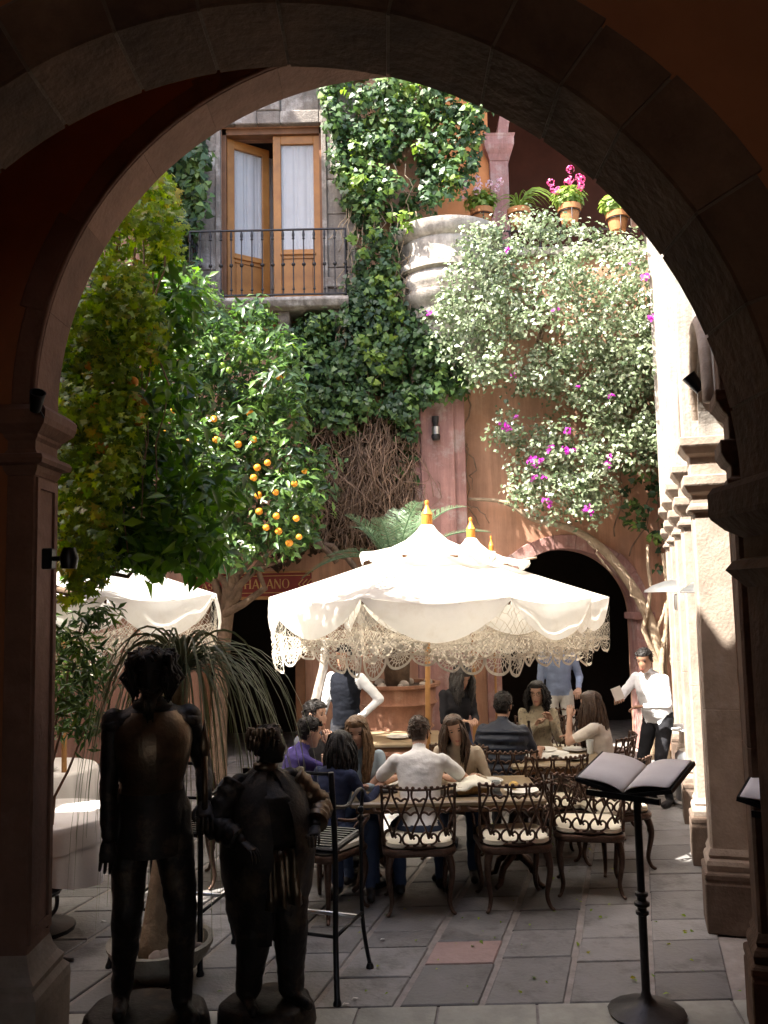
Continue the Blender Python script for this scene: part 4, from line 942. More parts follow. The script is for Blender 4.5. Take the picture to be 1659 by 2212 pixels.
mb = MB(); ch_ = at(830, 1235, 10.2).z - hz; mb.lathe([(.14, 0), (.16, ch_ * .3), (.14, ch_ * .7), (.11, ch_)], n=14, rfun=lambda a, r_, z: r_ * (1 + .08 * math.sin(9 * a + z * 30))); mb.build('trunk', 'bark', cyc, smooth=2)
crown = V(0, 0, ch_)
def frond(parent, tip, arch, k=30, wl=.20):
    d = tip - crown; mid = crown + d * .45 + V(0, 0, arch); path = bez(crown, crown + (mid - crown) * .6 + V(0, 0, arch * .5), mid + d * .2, tip, 26)
    f = MB(); f.tube(path, [.014 - .0004 * i for i in range(27)], 5); o = f.build('frond', 'cycad_leaf', parent, smooth=2, fix=False)
    P, N_, D, Ls = [], [], [], []
    for i in range(2, 27):
        for sub in (0, .33, .66):
            p = path[i - 1].lerp(path[i], sub); t = (path[i] - path[i - 1]).normalized(); side = t.cross(V(0, 0, 1))
            if side.length < .1: side = V(1, 0, 0)
            side.normalize(); nn = side.cross(t)
            env = math.sin(math.pi * min(1, (i + sub) / 27 * .9 + .08)) ** .6
            for s_ in (-1, 1): P.append(p); N_.append(nn - side * s_ * .25); D.append(side * s_ + t * .45 - V(0, 0, .1)); Ls.append(wl * env)
    me = leaf_mesh('leaflets', np.array(P), np.array(N_), np.array(Ls), 'cycad_leaf', .021, 'blade', np.array(D) * 3, droop=.1)
    l = link('leaflets', me, o); l['kind'] = 'stuff'
wb = cyb + V(0, 0, hz - .05)
for i, (x, y, Yq, ar) in enumerate([(745, 1112, 9.9, .35), (820, 1118, 9.8, .3), (652, 1250, 9.8, .55), (700, 1205, 9.9, .4), (1008, 1095, 9.9, .55), (905, 1085, 9.9, .4), (1120, 1225, 9.9, .5), (1060, 1150, 10.2, .45), (760, 1140, 10.5, .4), (940, 1100, 10.6, .4), (1040, 1200, 10.4, .5), (680, 1230, 10.4, .5), (860, 1100, 10.4, .3)]):
    frond(cyc, at(x, y, Yq) - wb, ar * .55)

# --- flower pots on the terrace edge
pot = MB(); pot.lathe([(.0, 0), (.125, 0), (.165, .2), (.165, .205), (.19, .21), (.195, .30), (.175, .30), (.165, .26), (.0, .26)], n=24); potm = pot.mesh('pot', 'pot_clay', smooth=True)
rg = MB(); rg.tube([(.175 * math.cos(R(a)), .175 * math.sin(R(a)), .19) for a in range(0, 361, 15)], .008, 5); rg.tube([(0, -.19, .2), (0, -.17, -.05), (0, -.02, -.32)], .008, 5); rgm = rg.mesh('pot_ring', 'iron', smooth=2)
def flowerpot(x, y, kind, label):
    b = at(x, y, 12.1); e = empty('flower_pot', b, 0, label, 'flower pot', 'clay pots along the terrace edge')
    e.scale = (.88,) * 3; link('pot', potm, e); link('pot_ring', rgm, e)
    s = MB(); s.lathe([(.0, .275), (.17, .272)], n=16, cap=False); s.build('soil', 'soil', e)
    if kind == 'spider':
        P = MB()
        for i in range(46):
            a = rnd.uniform(0, 6.28); r_ = rnd.uniform(.15, .5); h = rnd.uniform(.12, .38)
            if i < 8: a = rnd.uniform(-.5, .5); r_ = .6; h = .45
            pts = bez((0, 0, .27), (r_ * .15 * math.cos(a), r_ * .15 * math.sin(a), .27 + h), (r_ * .6 * math.cos(a), r_ * .6 * math.sin(a), .27 + h), (r_ * math.cos(a), r_ * math.sin(a), .27 + h * .3), 6)
            P.tube(pts, [.012, .012, .012, .01, .008, .005, .001], 3, flat=.3)
        o = P.build('blades', 'geranium_leaf', e, fix=False); o['kind'] = 'stuff'
        at_ = o.data.attributes.new('rnd', 'FLOAT', 'POINT'); at_.data.foreach_set('value', [.3 + .5 * rnd.random() for _ in o.data.vertices]); return
    k = 380; d = rng.normal(size=(k, 3)); d /= np.linalg.norm(d, axis=1, keepdims=True); P = np.array([0, 0, .45]) + d * np.array([.30, .24, .21]) * rng.random((k, 1)) ** .35
    me = leaf_mesh('leaves', P, d + np.array([0, -.3, .6]), .085, 'geranium_leaf', .42, 'ivy'); o = link('leaves', me, e); o['kind'] = 'stuff'
    Q = []
    for i in range(12 if kind != 'sparse' else 3):
        a = rnd.uniform(0, 6.28); c = np.array([.30 * math.cos(a), .2 * math.sin(a) - .08, rnd.uniform(.5, .80)]); n_ = 26
        dd = rng.normal(size=(n_, 3)); dd /= np.linalg.norm(dd, axis=1, keepdims=True); Q.append((c + dd * .06, dd))
    me = leaf_mesh('flower_heads', np.concatenate([q[0] for q in Q]), np.concatenate([q[1] for q in Q]), .04, 'geranium_pale' if kind == 'pale' else 'geranium_pink', .45); o = link('flower_heads', me, e); o['kind'] = 'stuff'
flowerpot(1042, 492, 'pale', 'clay pot of pale pink geraniums, leftmost on the terrace edge')
flowerpot(1122, 492, 'spider', 'clay pot with a grassy spider plant between the geraniums')
flowerpot(1231, 484, 'pink', 'clay pot of deep pink geraniums in the middle of the terrace edge')
flowerpot(1335, 500, 'sparse', 'clay pot of straggling geraniums, rightmost on the terrace edge')
tr = empty('terrace_railing', (0, 12.12, tz + .08), 0, 'thin iron railing with ball knobs along the terrace edge', 'railing')
z1 = at(1120, 512, 12.12).z - tz - .08
for z in (.05, max(z1, .3)): mb = MB(); mb.bar((X_(1020), 0, z), (X_(1500), 0, z), .03, .014); mb.build('rail', 'iron', tr)
for i in range(22): link('baluster', bme, tr, (lerp(X_(1025), X_(1495), i / 21), 0, 0), scale=(1, 1, max(z1, .3) / hr))

# --- ponytail plant in the stone bowl
bwl = floor_at(335, 2130); bwl = V(bwl.x, bwl.y + .12, 0)
bo_ = empty('stone_bowl', bwl, 0, 'wide stone planter bowl with pebbles behind the tall statue', 'planter')
hb = .21
mb = MB(); mb.lathe([(.0, .004), (.13, .004), (.15, .03), (.22, .07), (.28, .14), (.305, hb - .02), (.31, hb), (.275, hb), (.25, hb - .06), (.0, hb - .09)], n=32); mb.build('bowl', 'bowl_stone', bo_, smooth=True)
for i in range(16): a = i * 2.4; r_ = .08 + .17 * rnd.random(); link('pebble', stm, bo_, (r_ * math.cos(a), r_ * math.sin(a), hb - .05), (0, 0, a), (rnd.uniform(.5, 1.1),) * 3)
pp = empty('ponytail_palm', bwl + V(0, 0, hb - .1), 0, 'ponytail palm with long thin drooping leaves behind the tall statue', 'plant')
mb = MB(); mb.tube([(0, 0, 0), (.0, 0, .15), (.05, 0, .8), (.12, .02, 1.62)], [.14, .11, .06, .045], 10); mb.build('trunk', 'pale_bark', pp, smooth=2)
B_ = MB(); vals = []
crown = V(.12, .02, 1.62)
for i in range(125):
    a = rnd.uniform(0, 6.28); r_ = rnd.uniform(.35, .72); h = rnd.uniform(.08, .5); dz = rnd.uniform(-1.5, -.3)
    if rnd.random() < .22: a = rnd.uniform(-.6, .6); r_ = rnd.uniform(.5, .85); h = rnd.uniform(.15, .35)
    c, s = math.cos(a), math.sin(a)
    pts = bez(crown, crown + V(c * r_ * .25, s * r_ * .25, h), crown + V(c * r_, s * r_ * .7, h * .9), crown + V(c * r_ * 1.05, s * r_ * .8, dz), 12)
    b0 = len(B_.v); B_.tube(pts, [.0085] * 6 + [.008, .007, .006, .005, .004, .003, .001], 3, flat=.35); vals += [rnd.random()] * (len(B_.v) - b0)
o = B_.build('leaves', 'grass_blade', pp, fix=False); o['kind'] = 'stuff'
at_ = o.data.attributes.new('rnd', 'FLOAT', 'POINT'); at_.data.foreach_set('value', vals)

# fallen leaves on the paving
k = 150; P = np.c_[rng.uniform(-1.6, 2.0, k), rng.uniform(4.9, 8.5, k), np.full(k, .008)]
me = leaf_mesh('fallen_leaves', P, np.tile([0, 0, 1.], (k, 1)) + rng.normal(size=(k, 3)) * .25, rng.uniform(.02, .05, k), 'creeper_leaf', .28)
tag(link('fallen_leaves', me), 'small fallen leaves scattered over the paving', 'leaves', kind='stuff')
# ================================================================== furniture
def chair_parts():
    out = {}
    def pt(s, z):
        t = (z - .45) / .43; return V(.245 * s * (1 + .05 * t), .11 * s * s - .07 * t, z)
    def cv(pts): return [pt(*p) for p in pts]
    mb = MB(); r_ = .0085
    def tb(pts, n=5, rr=r_): mb.tube(spline(cv(pts), n), rr, 5)
    for i in range(4):
        c = -.75 + .5 * i
        tb([(c - .05, .475), (c - .2, .49), (c - .22, .53), (c - .1, .565), (c, .55)]); tb([(c + .05, .475), (c + .2, .49), (c + .22, .53), (c + .13, .55), (c + .06, .535), (c + .1, .52)])
        for s_ in (-1, 1):
            tb([(c, .52), (c + s_ * .10, .60), (c + s_ * .22, .665), (c + s_ * .2, .70), (c + s_ * .1, .705), (c, .685)])
    for j in range(5):
        c = -1 + .5 * j
        for s_ in (-1, 1):
            if abs(c + s_ * .2) > 1.02: continue
            tb([(c, .665), (c + s_ * .10, .74), (c + s_ * .21, .815), (c + s_ * .2, .86)]); tb([(c + s_ * .17, .79), (c + s_ * .1, .80), (c, .78)], 3)
        for k in (-.17, 0, .17):
            if abs(c + k) <= 1.0: mb.ell(pt(c + k, .868 + (.006 if k else 0)), .0145, 6, 4)
    tb([(-1, .865), (-.5, .862), (0, .862), (.5, .862), (1, .865)], 4, .009); tb([(-1, .465), (-.5, .462), (0, .46), (.5, .462), (1, .465)], 4, .012)
    for s_ in (-1, 1): tb([(s_, .45), (s_ * 1.02, .6), (s_, .75), (s_ * 1.0, .87)], 4, .011)
    out['backrest'] = mb.mesh('backrest', 'cast_metal', smooth=2, fix=False)
    def rr_(w_, d, e, z, y0=.0, n=6):
        P = []; c = .09
        for (sx, sy, a0) in ((1, 1, 0), (-1, 1, 90), (-1, -1, 180), (1, -1, 270)):
            for k in range(n + 1):
                a = R(a0 + 90 * k / n); P.append((sx * (w_ - c) + (c + e) * math.cos(a), y0 + d / 2 + sy * (d / 2 - c) + (c + e) * math.sin(a), z))
        return P
    mb = MB(); mb.loft([rr_(.245, .46, 0, .395), rr_(.245, .46, .012, .41), rr_(.245, .46, .012, .43), rr_(.245, .46, 0, .445)]); out['seat'] = mb.mesh('seat', 'cast_metal', smooth=True)
    mb = MB(); mb.loft([rr_(.225, .42, -.01, .446, .02), rr_(.225, .42, .012, .46, .02), rr_(.225, .42, .01, .485, .02), rr_(.225, .42, -.03, .497, .02)]); out['cushion'] = mb.mesh('cushion', 'cushion', smooth=True)
    mb = MB(); P = spline([(.0, 0, .40), (.025, .0, .33), (.03, 0, .26), (.012, 0, .17), (-.002, 0, .09), (.02, 0, .03), (.05, 0, .012)], 4)
    mb.tube(P, [lerp(.032, .012, min(1, (i / (len(P) - 1)) ** .7)) for i in range(len(P))], 7); mb.ell((.045, 0, .014), (.018, .014, .012), 6, 4); mb.ell((.02, 0, .31), (.022, .026, .035), 6, 4); out['leg'] = mb.mesh('leg', 'cast_metal', smooth=2)
    mb = MB(); mb.tube(spline([(.255, .10, .68), (.30, .2, .66), (.305, .33, .665), (.28, .40, .64), (.255, .36, .58), (.25, .36, .5), (.245, .38, .44)], 4), .012, 6); mb.tube(spline([(.28, .3, .64), (.27, .24, .58), (.26, .28, .52), (.27, .32, .56)], 4), .007, 5); out['arm'] = mb.mesh('arm', 'cast_metal', smooth=2)
    return out
CHM = chair_parts()
def chair(x, y, rz, label, group='ornate cast metal chairs'):
    e = empty('ornate_chair', (x, y, 0), R(rz), label, 'chair', group)
    link('seat', CHM['seat'], e); link('cushion', CHM['cushion'], e); link('backrest', CHM['backrest'], e)
    for lx, ly, a in ((.2, .40, 50), (-.2, .40, 130), (.2, .05, -50), (-.2, .05, -130)): link('leg', CHM['leg'], e, (lx, ly, 0), (0, 0, R(a)))
    link('arm', CHM['arm'], e); link('arm', CHM['arm'], e, scale=(-1, 1, 1))
    return e
chair(.20, 6.15, 2, 'ornate metal chair under the man in the white T-shirt')
chair(.885, 6.18, 4, 'empty ornate chair with pale cushion at the middle of the near table side')
chair(1.43, 6.42, -10, 'empty ornate chair at the right corner of the near table')
chair(1.86, 6.95, 20, 'ornate chair half hidden behind the pole of the menu stand')
chair(.98, 7.42, -12, 'ornate chair under the man in the navy quilted vest')
chair(1.36, 7.12, 6, 'empty ornate chair with scalloped back between the two tables')
chair(2.18, 8.05, 62, 'ornate chair under the woman with long hair and white top')
chair(1.62, 9.45, 172, 'ornate chair under the curly haired woman')
chair(-.62, 6.15, -38, 'ornate chair under the dark haired woman at the left end')
chair(-1.45, 7.0, -75, 'ornate chair under the man in purple')
chair(-.30, 7.45, 178, 'ornate chair under the long haired woman in the denim jacket')
chair(.62, 7.75, 160, 'ornate chair under the smiling woman in beige')
chair(-2.75, 6.85, 120, 'ornate chair between the two white-clothed tables at the left')
chair(1.95, 9.9, 150, 'empty ornate chair far back by the doorway')

def table(x, y, w_, d, h, label, rz=0):
    e = empty('dining_table', (x, y, 0), R(rz), label, 'table', 'tables under the parasols')
    mb = MB(); mb.box((0, 0, h - .02), (w_, d, .04)); mb.build('table_top', 'table_top', e, bevel=.012)
    mb = MB(); mb.box((0, 0, h - .065), (w_ - .08, d - .08, .05)); mb.build('apron', 'dark_wood', e, bevel=.005)
    for sx in (-1, 1):
        px = sx * (w_ / 2 - .18)
        mb = MB(); mb.lathe([(.0, h - .09), (.10, h - .09), (.08, h - .13), (.04, h - .2), (.06, h - .32), (.075, h - .4), (.05, h - .48), (.035, h - .54), (.0, h - .54)], (px, 0, 0), 14); mb.build('pedestal', 'cast_metal', e, smooth=True)
        for k in range(4):
            a = R(45 + 90 * k); c, s = math.cos(a), math.sin(a)
            mb = MB(); mb.tube([V(px + c * r_, s * r_, z) for r_, z in ((.02, h - .5), (.08, h - .52), (.16, .14), (.2, .04), (.25, .02))], [.03, .03, .026, .022, .018], 7); mb.build('foot', 'cast_metal', e, smooth=2)
    return e
T1 = table(.42, 6.82, 1.42, .84, .71, 'long stone-topped table in front, set with bread and plates')
T2 = table(1.48, 8.02, .86, .86, .72, 'smaller table behind on the right, covered with plates')
T3 = table(.1, 9.2, .9, .8, .72, 'table farther back near the terracotta pot')
plm = MB(); plm.lathe([(.0, .004), (.07, .004), (.075, .008), (.125, .02), (.128, .023), (.075, .013), (.0, .012)], n=28); plm = plm.mesh('plate', 'porcelain', smooth=True)
def plate(x, y, z, label, s=1): o = link('plate', plm, None, (x, y, z), scale=(s, s, s)); return tag(o, label, 'plate', 'white plates on the tables')
z1_, z2_ = .7115, .7215
plate(.98, 6.62, z1_, 'white plate with lemon at the right end of the front table')
plate(.78, 6.98, z1_, 'white plate at the far edge of the front table', .9)
plate(.0, 6.98, z1_, 'small white plate before the long haired woman', .8)
plate(1.30, 7.85, z2_, 'nearest left plate on the smaller table', 1.1); plate(1.62, 7.8, z2_, 'nearest right plate on the smaller table'); plate(1.42, 8.2, z2_, 'left plate at the far side of the smaller table', 1.1); plate(1.72, 8.2, z2_, 'right plate at the far side of the smaller table', .9)
plate(1.5, 8.0, z2_, 'middle plate of food on the smaller table', 1.0)
# bread basket with napkin
bk = empty('bread_basket', (.60, 6.62, z1_), R(8), 'wicker bread basket covered with a folded cream napkin', 'basket')
mb = MB(); mb.loft([[(x * k, y * k * .7, z) for x, y in ((-.13, -.13), (.13, -.13), (.13, .13), (-.13, .13))] for k, z in ((.8, 0), (1, .06), (.96, .06), (.76, .008))]); mb.build('basket', 'wicker', bk)
mb = MB(); n = 14
mb.sheet([[((i / n - .5) * .30, (j / n - .5) * .24, .065 + .055 * math.exp(-((i / n - .62) ** 2 * 14)) * (1 - abs(j / n - .5)) + .008 * math.sin(i * 1.1 + j * .7) - .05 * max(0, abs(j / n - .5) - .36) * 4 - .04 * max(0, .2 - i / n)) for i in range(n + 1)] for j in range(n + 1)]); mb.build('napkin', 'napkin', bk, smooth=2, solid=.004)
tr_ = MB(); tr_.box((.60, 6.62, z1_ - .0005 + .004), (.46, .22, .008)); tag(tr_.build('serving_tray', 'black_metal', bevel=.004), 'flat black tray under the bread basket', 'tray')
bk.location.z += .009
ld = MB(); ld.ell((.93, 6.66, z1_ + .045), (.038, .03, .03), 10, 7); ld = tag(ld.build('lemon', 'bread', smooth=2), 'halved yellow lemon on the white plate', 'lemon')
def glass(x, y, z, label, m='glass_clear', h=.12):
    mb = MB(); mb.lathe([(.0, .0), (.028, .0), (.034, h), (.031, h), (.026, .008), (.0, .008)], n=16); o = mb.build('drinking_glass', m, None, (x, y, z + .001), smooth=True); return tag(o, label, 'glass', 'glasses on the tables')
glass(.80, 6.66, z1_, 'short clear glass right of the bread basket', h=.08); glass(1.2, 8.3, z2_, 'clear glass at the left of the smaller table'); glass(1.83, 8.05, z2_, 'clear glass at the right of the smaller table')
mb = MB(); mb.lathe([(.0, 0), (.034, 0), (.036, .01), (.036, .13), (.03, .16), (.014, .2), (.013, .235), (.016, .24), (.016, .255), (.0, .255)], n=16); tag(mb.build('bottle', 'bottle_glass', None, (1.33, 8.36, z2_ + .001), smooth=True), 'dark glass bottle before the curly haired woman', 'bottle')
mb = MB(); mb.box((-.02, 6.72, z1_ + .006), (.16, .07, .01)); tag(mb.build('phone', 'black_metal', bevel=.004), 'dark flat phone lying at the left end of the front table', 'phone')
glass(.35, 7.05, z1_, 'clear glass before the smiling woman in beige'); glass(.18, 7.0, z1_, 'clear glass in the middle of the front table', h=.1)
plate(.28, 6.75, z1_, 'white plate in front of the man in the white T-shirt')
plate(.1, 9.1, .7215, 'plate on the table near the terracotta pot')
mb = MB(); mb.box((.9, 6.5, z1_ + .004), (.20, .015, .004), rz=.3); tag(mb.build('table_knife', 'steel', bevel=.001), 'steel knife beside the plate on the front table', 'knife')

# tall metal bar chairs
def barchair(x, y, rz, label):
    e = empty('bar_chair', (x, y, 0), R(rz), label, 'chair', 'tall black bar chairs'); W_, D_ = .27, .20
    def tubep(name, pts, r_=.014, mt='black_metal'): m = MB(); m.tube(pts, r_, 8); return m.build(name, mt, e, smooth=2)
    for sx in (-1, 1):
        tubep('back_post', spline([(sx * (W_ + .03), -D_ - .06, .0), (sx * W_, -D_, .3), (sx * W_, -D_ + .01, .78), (sx * W_, -D_ - .03, 1.22)], 5), .017)
        tubep('front_leg', spline([(sx * (W_ + .03), D_ + .04, .0), (sx * W_, D_, .3), (sx * W_, D_, .79), (sx * (W_ - .01), D_ + .02, .84)], 5), .013)
        tubep('arm', spline([(sx * W_, -D_ - .01, 1.03), (sx * (W_ + .02), -.05, 1.0), (sx * (W_ + .02), .1, 1.05), (sx * (W_ + .01), .21, 1.03), (sx * (W_ - .0), .22, .95), (sx * W_, .19, .82)], 5), .011)
        for z in (.87, .92): m = MB(); m.ell((sx * W_, .2, z), .022, 10, 7); m.build('ball_ornament', 'black_metal', e, smooth=2)
        tubep('side_rail', [(sx * W_, -D_, .33), (sx * W_, D_, .33)], .010)
        for yy in (-D_ - .055, D_ + .035): m = MB(); m.lathe([(.0, 0), (.024, 0), (.024, .012), (.016, .03), (.0, .03)], (sx * (W_ + .028), yy, 0), 10); m.build('foot_cap', 'black_metal', e, smooth=True)
    tubep('foot_rail', [(-W_, D_, .30), (W_, D_, .30)], .012, 'steel'); tubep('back_rail', [(-W_, -D_, .33), (W_, -D_, .33)], .010)
    tubep('top_rail', [(-W_, -D_ - .03, 1.21), (W_, -D_ - .03, 1.21)], .010); tubep('mid_rail', [(-W_, -D_, 1.0), (W_, -D_, 1.0)], .009)
    m = MB(); m.box((0, 0, .785), (W_ * 2, D_ * 2 + .02, .035)); m.build('seat', 'black_metal', e, bevel=.01)
    for i in range(9): m = MB(); m.box((0, -D_ + .03 + i * .045, .806), (W_ * 2 - .06, .018, .006)); m.build('seat_slat', 'black_metal', e)
    return e
barchair(-.50, 5.24, -20, 'tall black metal bar chair right behind the stout statue')
barchair(-1.36, 5.62, -14, 'tall black metal bar chair between the two statues')

# menu stands
def menu_stand(x, y, rz, label):
    e = empty('menu_stand', (x, y, 0), R(rz), label, 'menu stand', 'iron menu stands')
    m = MB(); m.lathe([(.0, .004), (.19, .004), (.2, .02), (.17, .035), (.06, .06), (.03, .09), (.022, .12), (.022, .5), (.034, .505), (.034, .52), (.024, .525), (.024, .54), (.04, .55), (.04, .565), (.024, .575), (.024, .59), (.034, .6), (.034, .615), (.02, .62), (.02, 1.15), (.0, 1.15)], n=16); m.build('pole', 'iron', e, smooth=True)
    tilt = Matrix.Rotation(R(15), 3, 'X'); up = V(0, 0, 1.19)
    m = MB()
    for s_ in (-1, 1):
        fold = Matrix.Rotation(-s_ * R(13), 3, 'Y')
        def tp(a, b, c): return up + tilt @ (fold @ V(a, b, c))
        P = [(0, -.17), (s_ * .27, -.17), (s_ * .27, .17), (0, .17)]
        m.add([tp(a, b, -.022) for a, b in P] + [tp(a, b, .0) for a, b in P], [(0, 1, 2, 3), (7, 6, 5, 4), (0, 4, 5, 1), (1, 5, 6, 2), (2, 6, 7, 3), (3, 7, 4, 0)])
    m.build('book_cover', 'black_metal', e)
    for s_ in (-1, 1):
        m = MB(); fold = Matrix.Rotation(-s_ * R(13), 3, 'Y'); g = []
        for i in range(11):
            t = i / 10; c = .004 + .03 * math.sin(math.pi * min(1, t * 1.05)) ** .8 * (1 - t * .55)
            g.append([up + tilt @ (fold @ V(s_ * (.003 + .255 * t), b, c)) for b in (-.16, -.05, .06, .162)])
        m.sheet(g); m.build('page', 'menu_page', e, smooth=2, solid=.006)
    m = MB(); m.bar(up + tilt @ V(-.2, -.178, -.01), up + tilt @ V(.2, -.178, -.01), .02, .03); m.build('ledge', 'black_metal', e)
    return e
menu_stand(1.31, 4.72, -40, 'iron menu stand with a big open menu at the right front')
menu_stand(1.97, 4.22, -38, 'second menu stand peeping out behind the right pillar')

# patio heaters
def heater(x, y, label):
    e = empty('patio_heater', (x, y, 0), 0, label, 'heater', 'patio heaters in the arcade')
    m = MB(); m.lathe([(.0, .004), (.23, .004), (.23, .04), (.2, .06), (.19, .5), (.15, .55), (.0, .55)], n=20); m.build('gas_housing', 'steel', e, smooth=True)
    m = MB(); m.tube([(0, 0, .5), (0, 0, 2.05)], .03, 12); m.build('pole', 'steel', e, smooth=True)
    m = MB(); m.lathe([(.0, .76), (.24, .76), (.25, .772), (.24, .785), (.0, .785)], n=28); m.build('round_tray', 'white_paint', e, smooth=True)
    m = MB(); m.lathe([(.05, 1.95), (.12, 1.98), (.12, 2.13), (.05, 2.17)], n=16); m.build('burner', 'steel', e, smooth=True)
    m = MB(); m.lathe([(.42, 2.165), (.41, 2.185), (.33, 2.235), (.2, 2.28), (.08, 2.30), (.0, 2.302)], n=32, cap=False); m.build('reflector_dome', 'steel', e, smooth=2, solid=.004)
    return e
heater(3.12, 9.05, 'patio heater with wide dome partly behind the far arcade columns'); heater(2.72, 6.75, 'nearer patio heater whose dome shows beside the right pillar')

# lamps and spots
def spot(name, loc, aim, label, arm=None, s=1.0):
    e = empty(name, loc, 0, label, 'spotlight', 'small black spotlights'); a = Vector(aim).normalized(); M3 = a.to_track_quat('Z', 'Y').to_matrix()
    m = MB(); m.lathe([(.0, -.06 * s), (.04 * s, -.06 * s), (.055 * s, .06 * s), (.06 * s, .1 * s), (.05 * s, .1 * s), (.04 * s, .05 * s), (.0, .05 * s)], n=14); m.v = [tuple(M3 @ Vector(v)) for v in m.v]; m.build('lamp_head', 'black_metal', e, smooth=True)
    if arm: m = MB(); m.tube([(0, 0, 0)] + [tuple(p) for p in arm], .007 * s, 6); m.build('bracket', 'black_metal', e, smooth=2)
    return e
p = at(1504, 832, 4.95); spot('spotlight', p, (-.5, .1, .75), 'black spotlight on a thin arm above the right capital', [(.1, .0, -.03), (at(1575, 845, 4.55) - p)], .72)
p = at(78, 872, 4.14); spot('spotlight', p, (.3, -.5, .6), 'black spotlight on top of the left capital', [(.02, .05, -.06)], .65)
p = at(212, 880, 4.75); p = at(110, 1206, 4.12)
sc = empty('wall_sconce', p, 0, 'small black sconce on the left pillar', 'lamp')
m = MB(); m.box((-.03, .05, 0), (.05, .06, .10)); m.build('mount', 'black_metal', sc, bevel=.006)
m = MB(); m.tube([(-.01, .04, 0), (.06, .02, 0)], .012, 8); m.build('arm', 'black_metal', sc)
m = MB(); m.lathe([(.0, -.05), (.035, -.05), (.045, .0), (.03, .05), (.0, .05)], (.08, .02, 0), 12); m.build('lamp_head', 'black_metal', sc, smooth=True)
p = at(941, 926, 11.66); wlm = empty('wall_lamp', p, 0, 'black metal wall lamp on the pink pilaster', 'lamp'); k = 11.66 / FPX
m = MB(); m.lathe([(.0, 14 * k), (7 * k, 14 * k), (8 * k, 27 * k), (.0, 27 * k)], n=14); m.lathe([(.0, 4 * k), (5 * k, 4 * k), (6 * k, 14 * k), (.0, 14 * k)], n=12); m.build('lamp_top', 'iron', wlm, smooth=True)
m = MB(); m.lathe([(.0, -14 * k), (8 * k, -14 * k), (9 * k, 4 * k), (.0, 4 * k)], n=14); m.build('lamp_glass', 'steel', wlm, smooth=True)
m = MB(); m.lathe([(.0, -26 * k), (8 * k, -25 * k), (10 * k, -18 * k), (9 * k, -13 * k), (.0, -13 * k)], n=14); m.build('lamp_bottom', 'iron', wlm, smooth=True)
m = MB(); m.box((0, .06, 8 * k), (11 * k, .1, 16 * k)); m.build('wall_plate', 'iron', wlm)

# tables with white cloths at the left
def cloth_table(x, y, r_, h, drop, label, over=False):
    e = empty('round_table', (x, y, 0), 0, label, 'table', 'round tables with white cloths')
    m = MB(); m.lathe([(.0, .0), (.22, .004), (.22, .03), (.04, .06), (.035, h - .05), (.0, h - .05)], n=16); m.build('pedestal', 'black_metal', e, smooth=True)
    m = MB(); m.lathe([(.0, h - .05), (r_ - .01, h - .05), (r_ - .01, h - .006), (.0, h - .006)], n=32); m.build('table_top', 'dark_wood', e)
    def drape(r0, d, nf, amp, ph, z):
        m = MB(); N = 120; g = []
        for rr, t in ((.001, 0), (r0 * .5, 0), (r0 - .02, 0), (r0 + .004, .02), (r0 + .012, .06), (r0 + .016, .25), (r0 + .02, .55), (r0 + .025, 1)):
            row = []
            for j in range(N + 1):
                a = 2 * math.pi * j / N; wv = amp * t ** .6 * (abs(math.sin(nf * .5 * a + ph)) * 1.7 - .6 + .35 * math.sin(nf * 1.7 * a + 1 + ph)); dd = d * t * (1 + .12 * math.sin(4 * a + ph))
                row.append(((rr + wv) * math.cos(a), (rr + wv) * math.sin(a), z - dd))
            g.append(row)
        m.sheet(g); return m
    drape(r_, drop, 11, .035, x, h).build('table_cloth', 'table_cloth', e, smooth=2, fix=False)
    if over: drape(r_ + .012, drop * .42, 7, .02, x + 2, h + .004).build('top_cloth', 'table_cloth', e, smooth=2, fix=False)
    return e
cloth_table(-2.36, 6.05, .44, .76, .36, 'nearest round table with layered white cloth behind the left pillar', True)
cloth_table(-3.05, 7.75, .46, .76, .45, 'farther round table with white cloth under the left parasol')
plate(-2.95, 7.55, .762, 'plate on the farther white-clothed table at the left', .9)
sd = empty('scroll_stand', (-2.28, 5.62, 0), 0, 'low black iron stand with curling legs beside the left pillar', 'stand')
m = MB(); m.lathe([(.0, .38), (.2, .38), (.2, .395), (.0, .395)], n=24); m.build('plate_top', 'iron', sd)
for a in (-15, 105, 225):
    c, s = math.cos(R(a)), math.sin(R(a)); m = MB(); m.tube(spline([(c * .21, s * .21, .385), (c * .2, s * .2, .30), (c * .1, s * .1, .18), (c * .14, s * .14, .05), (c * .26, s * .26, .012), (c * .33, s * .33, .012)], 6), .013, 7); m.build('leg', 'iron', sd, smooth=2)
p0, p1 = at(699, 1442, 9.1), at(668, 1565, 9.1)
m = MB(); m.tube([p0 + V(.03, 0, .3), p0, p1, p1 + (p1 - p0) * .75], .045, 10); o = m.build('leaning_pole', 'pale_stone', smooth=True); tag(o, 'thick grey pole leaning beside the waiter at the left', 'pole')
for i, (x, y) in enumerate([(825, 2032), (335, 2076), (765, 2160), (745, 2172), (222, 1993)]):
    b = floor_at(x, y); m = MB(); m.sheet([[(b.x + .03 * (u_ - .5) + .01 * v_, b.y + .02 * (v_ - .5), .006 + .006 * ((u_ * 3 + v_) % 2)) for u_ in (0, .5, 1)] for v_ in (0, 1)])
    tag(m.build('paper_scrap', 'paper', fix=False), ['scrap of paper on the paving right of the stout statue', 'scrap of paper on the paving by the stone bowl', 'small scrap of paper close to the stout statue plinth', 'tiny paper scrap beside the stout statue plinth edge', 'scrap of paper near the iron stand at the left'][i], 'scrap', 'paper scraps on the floor')
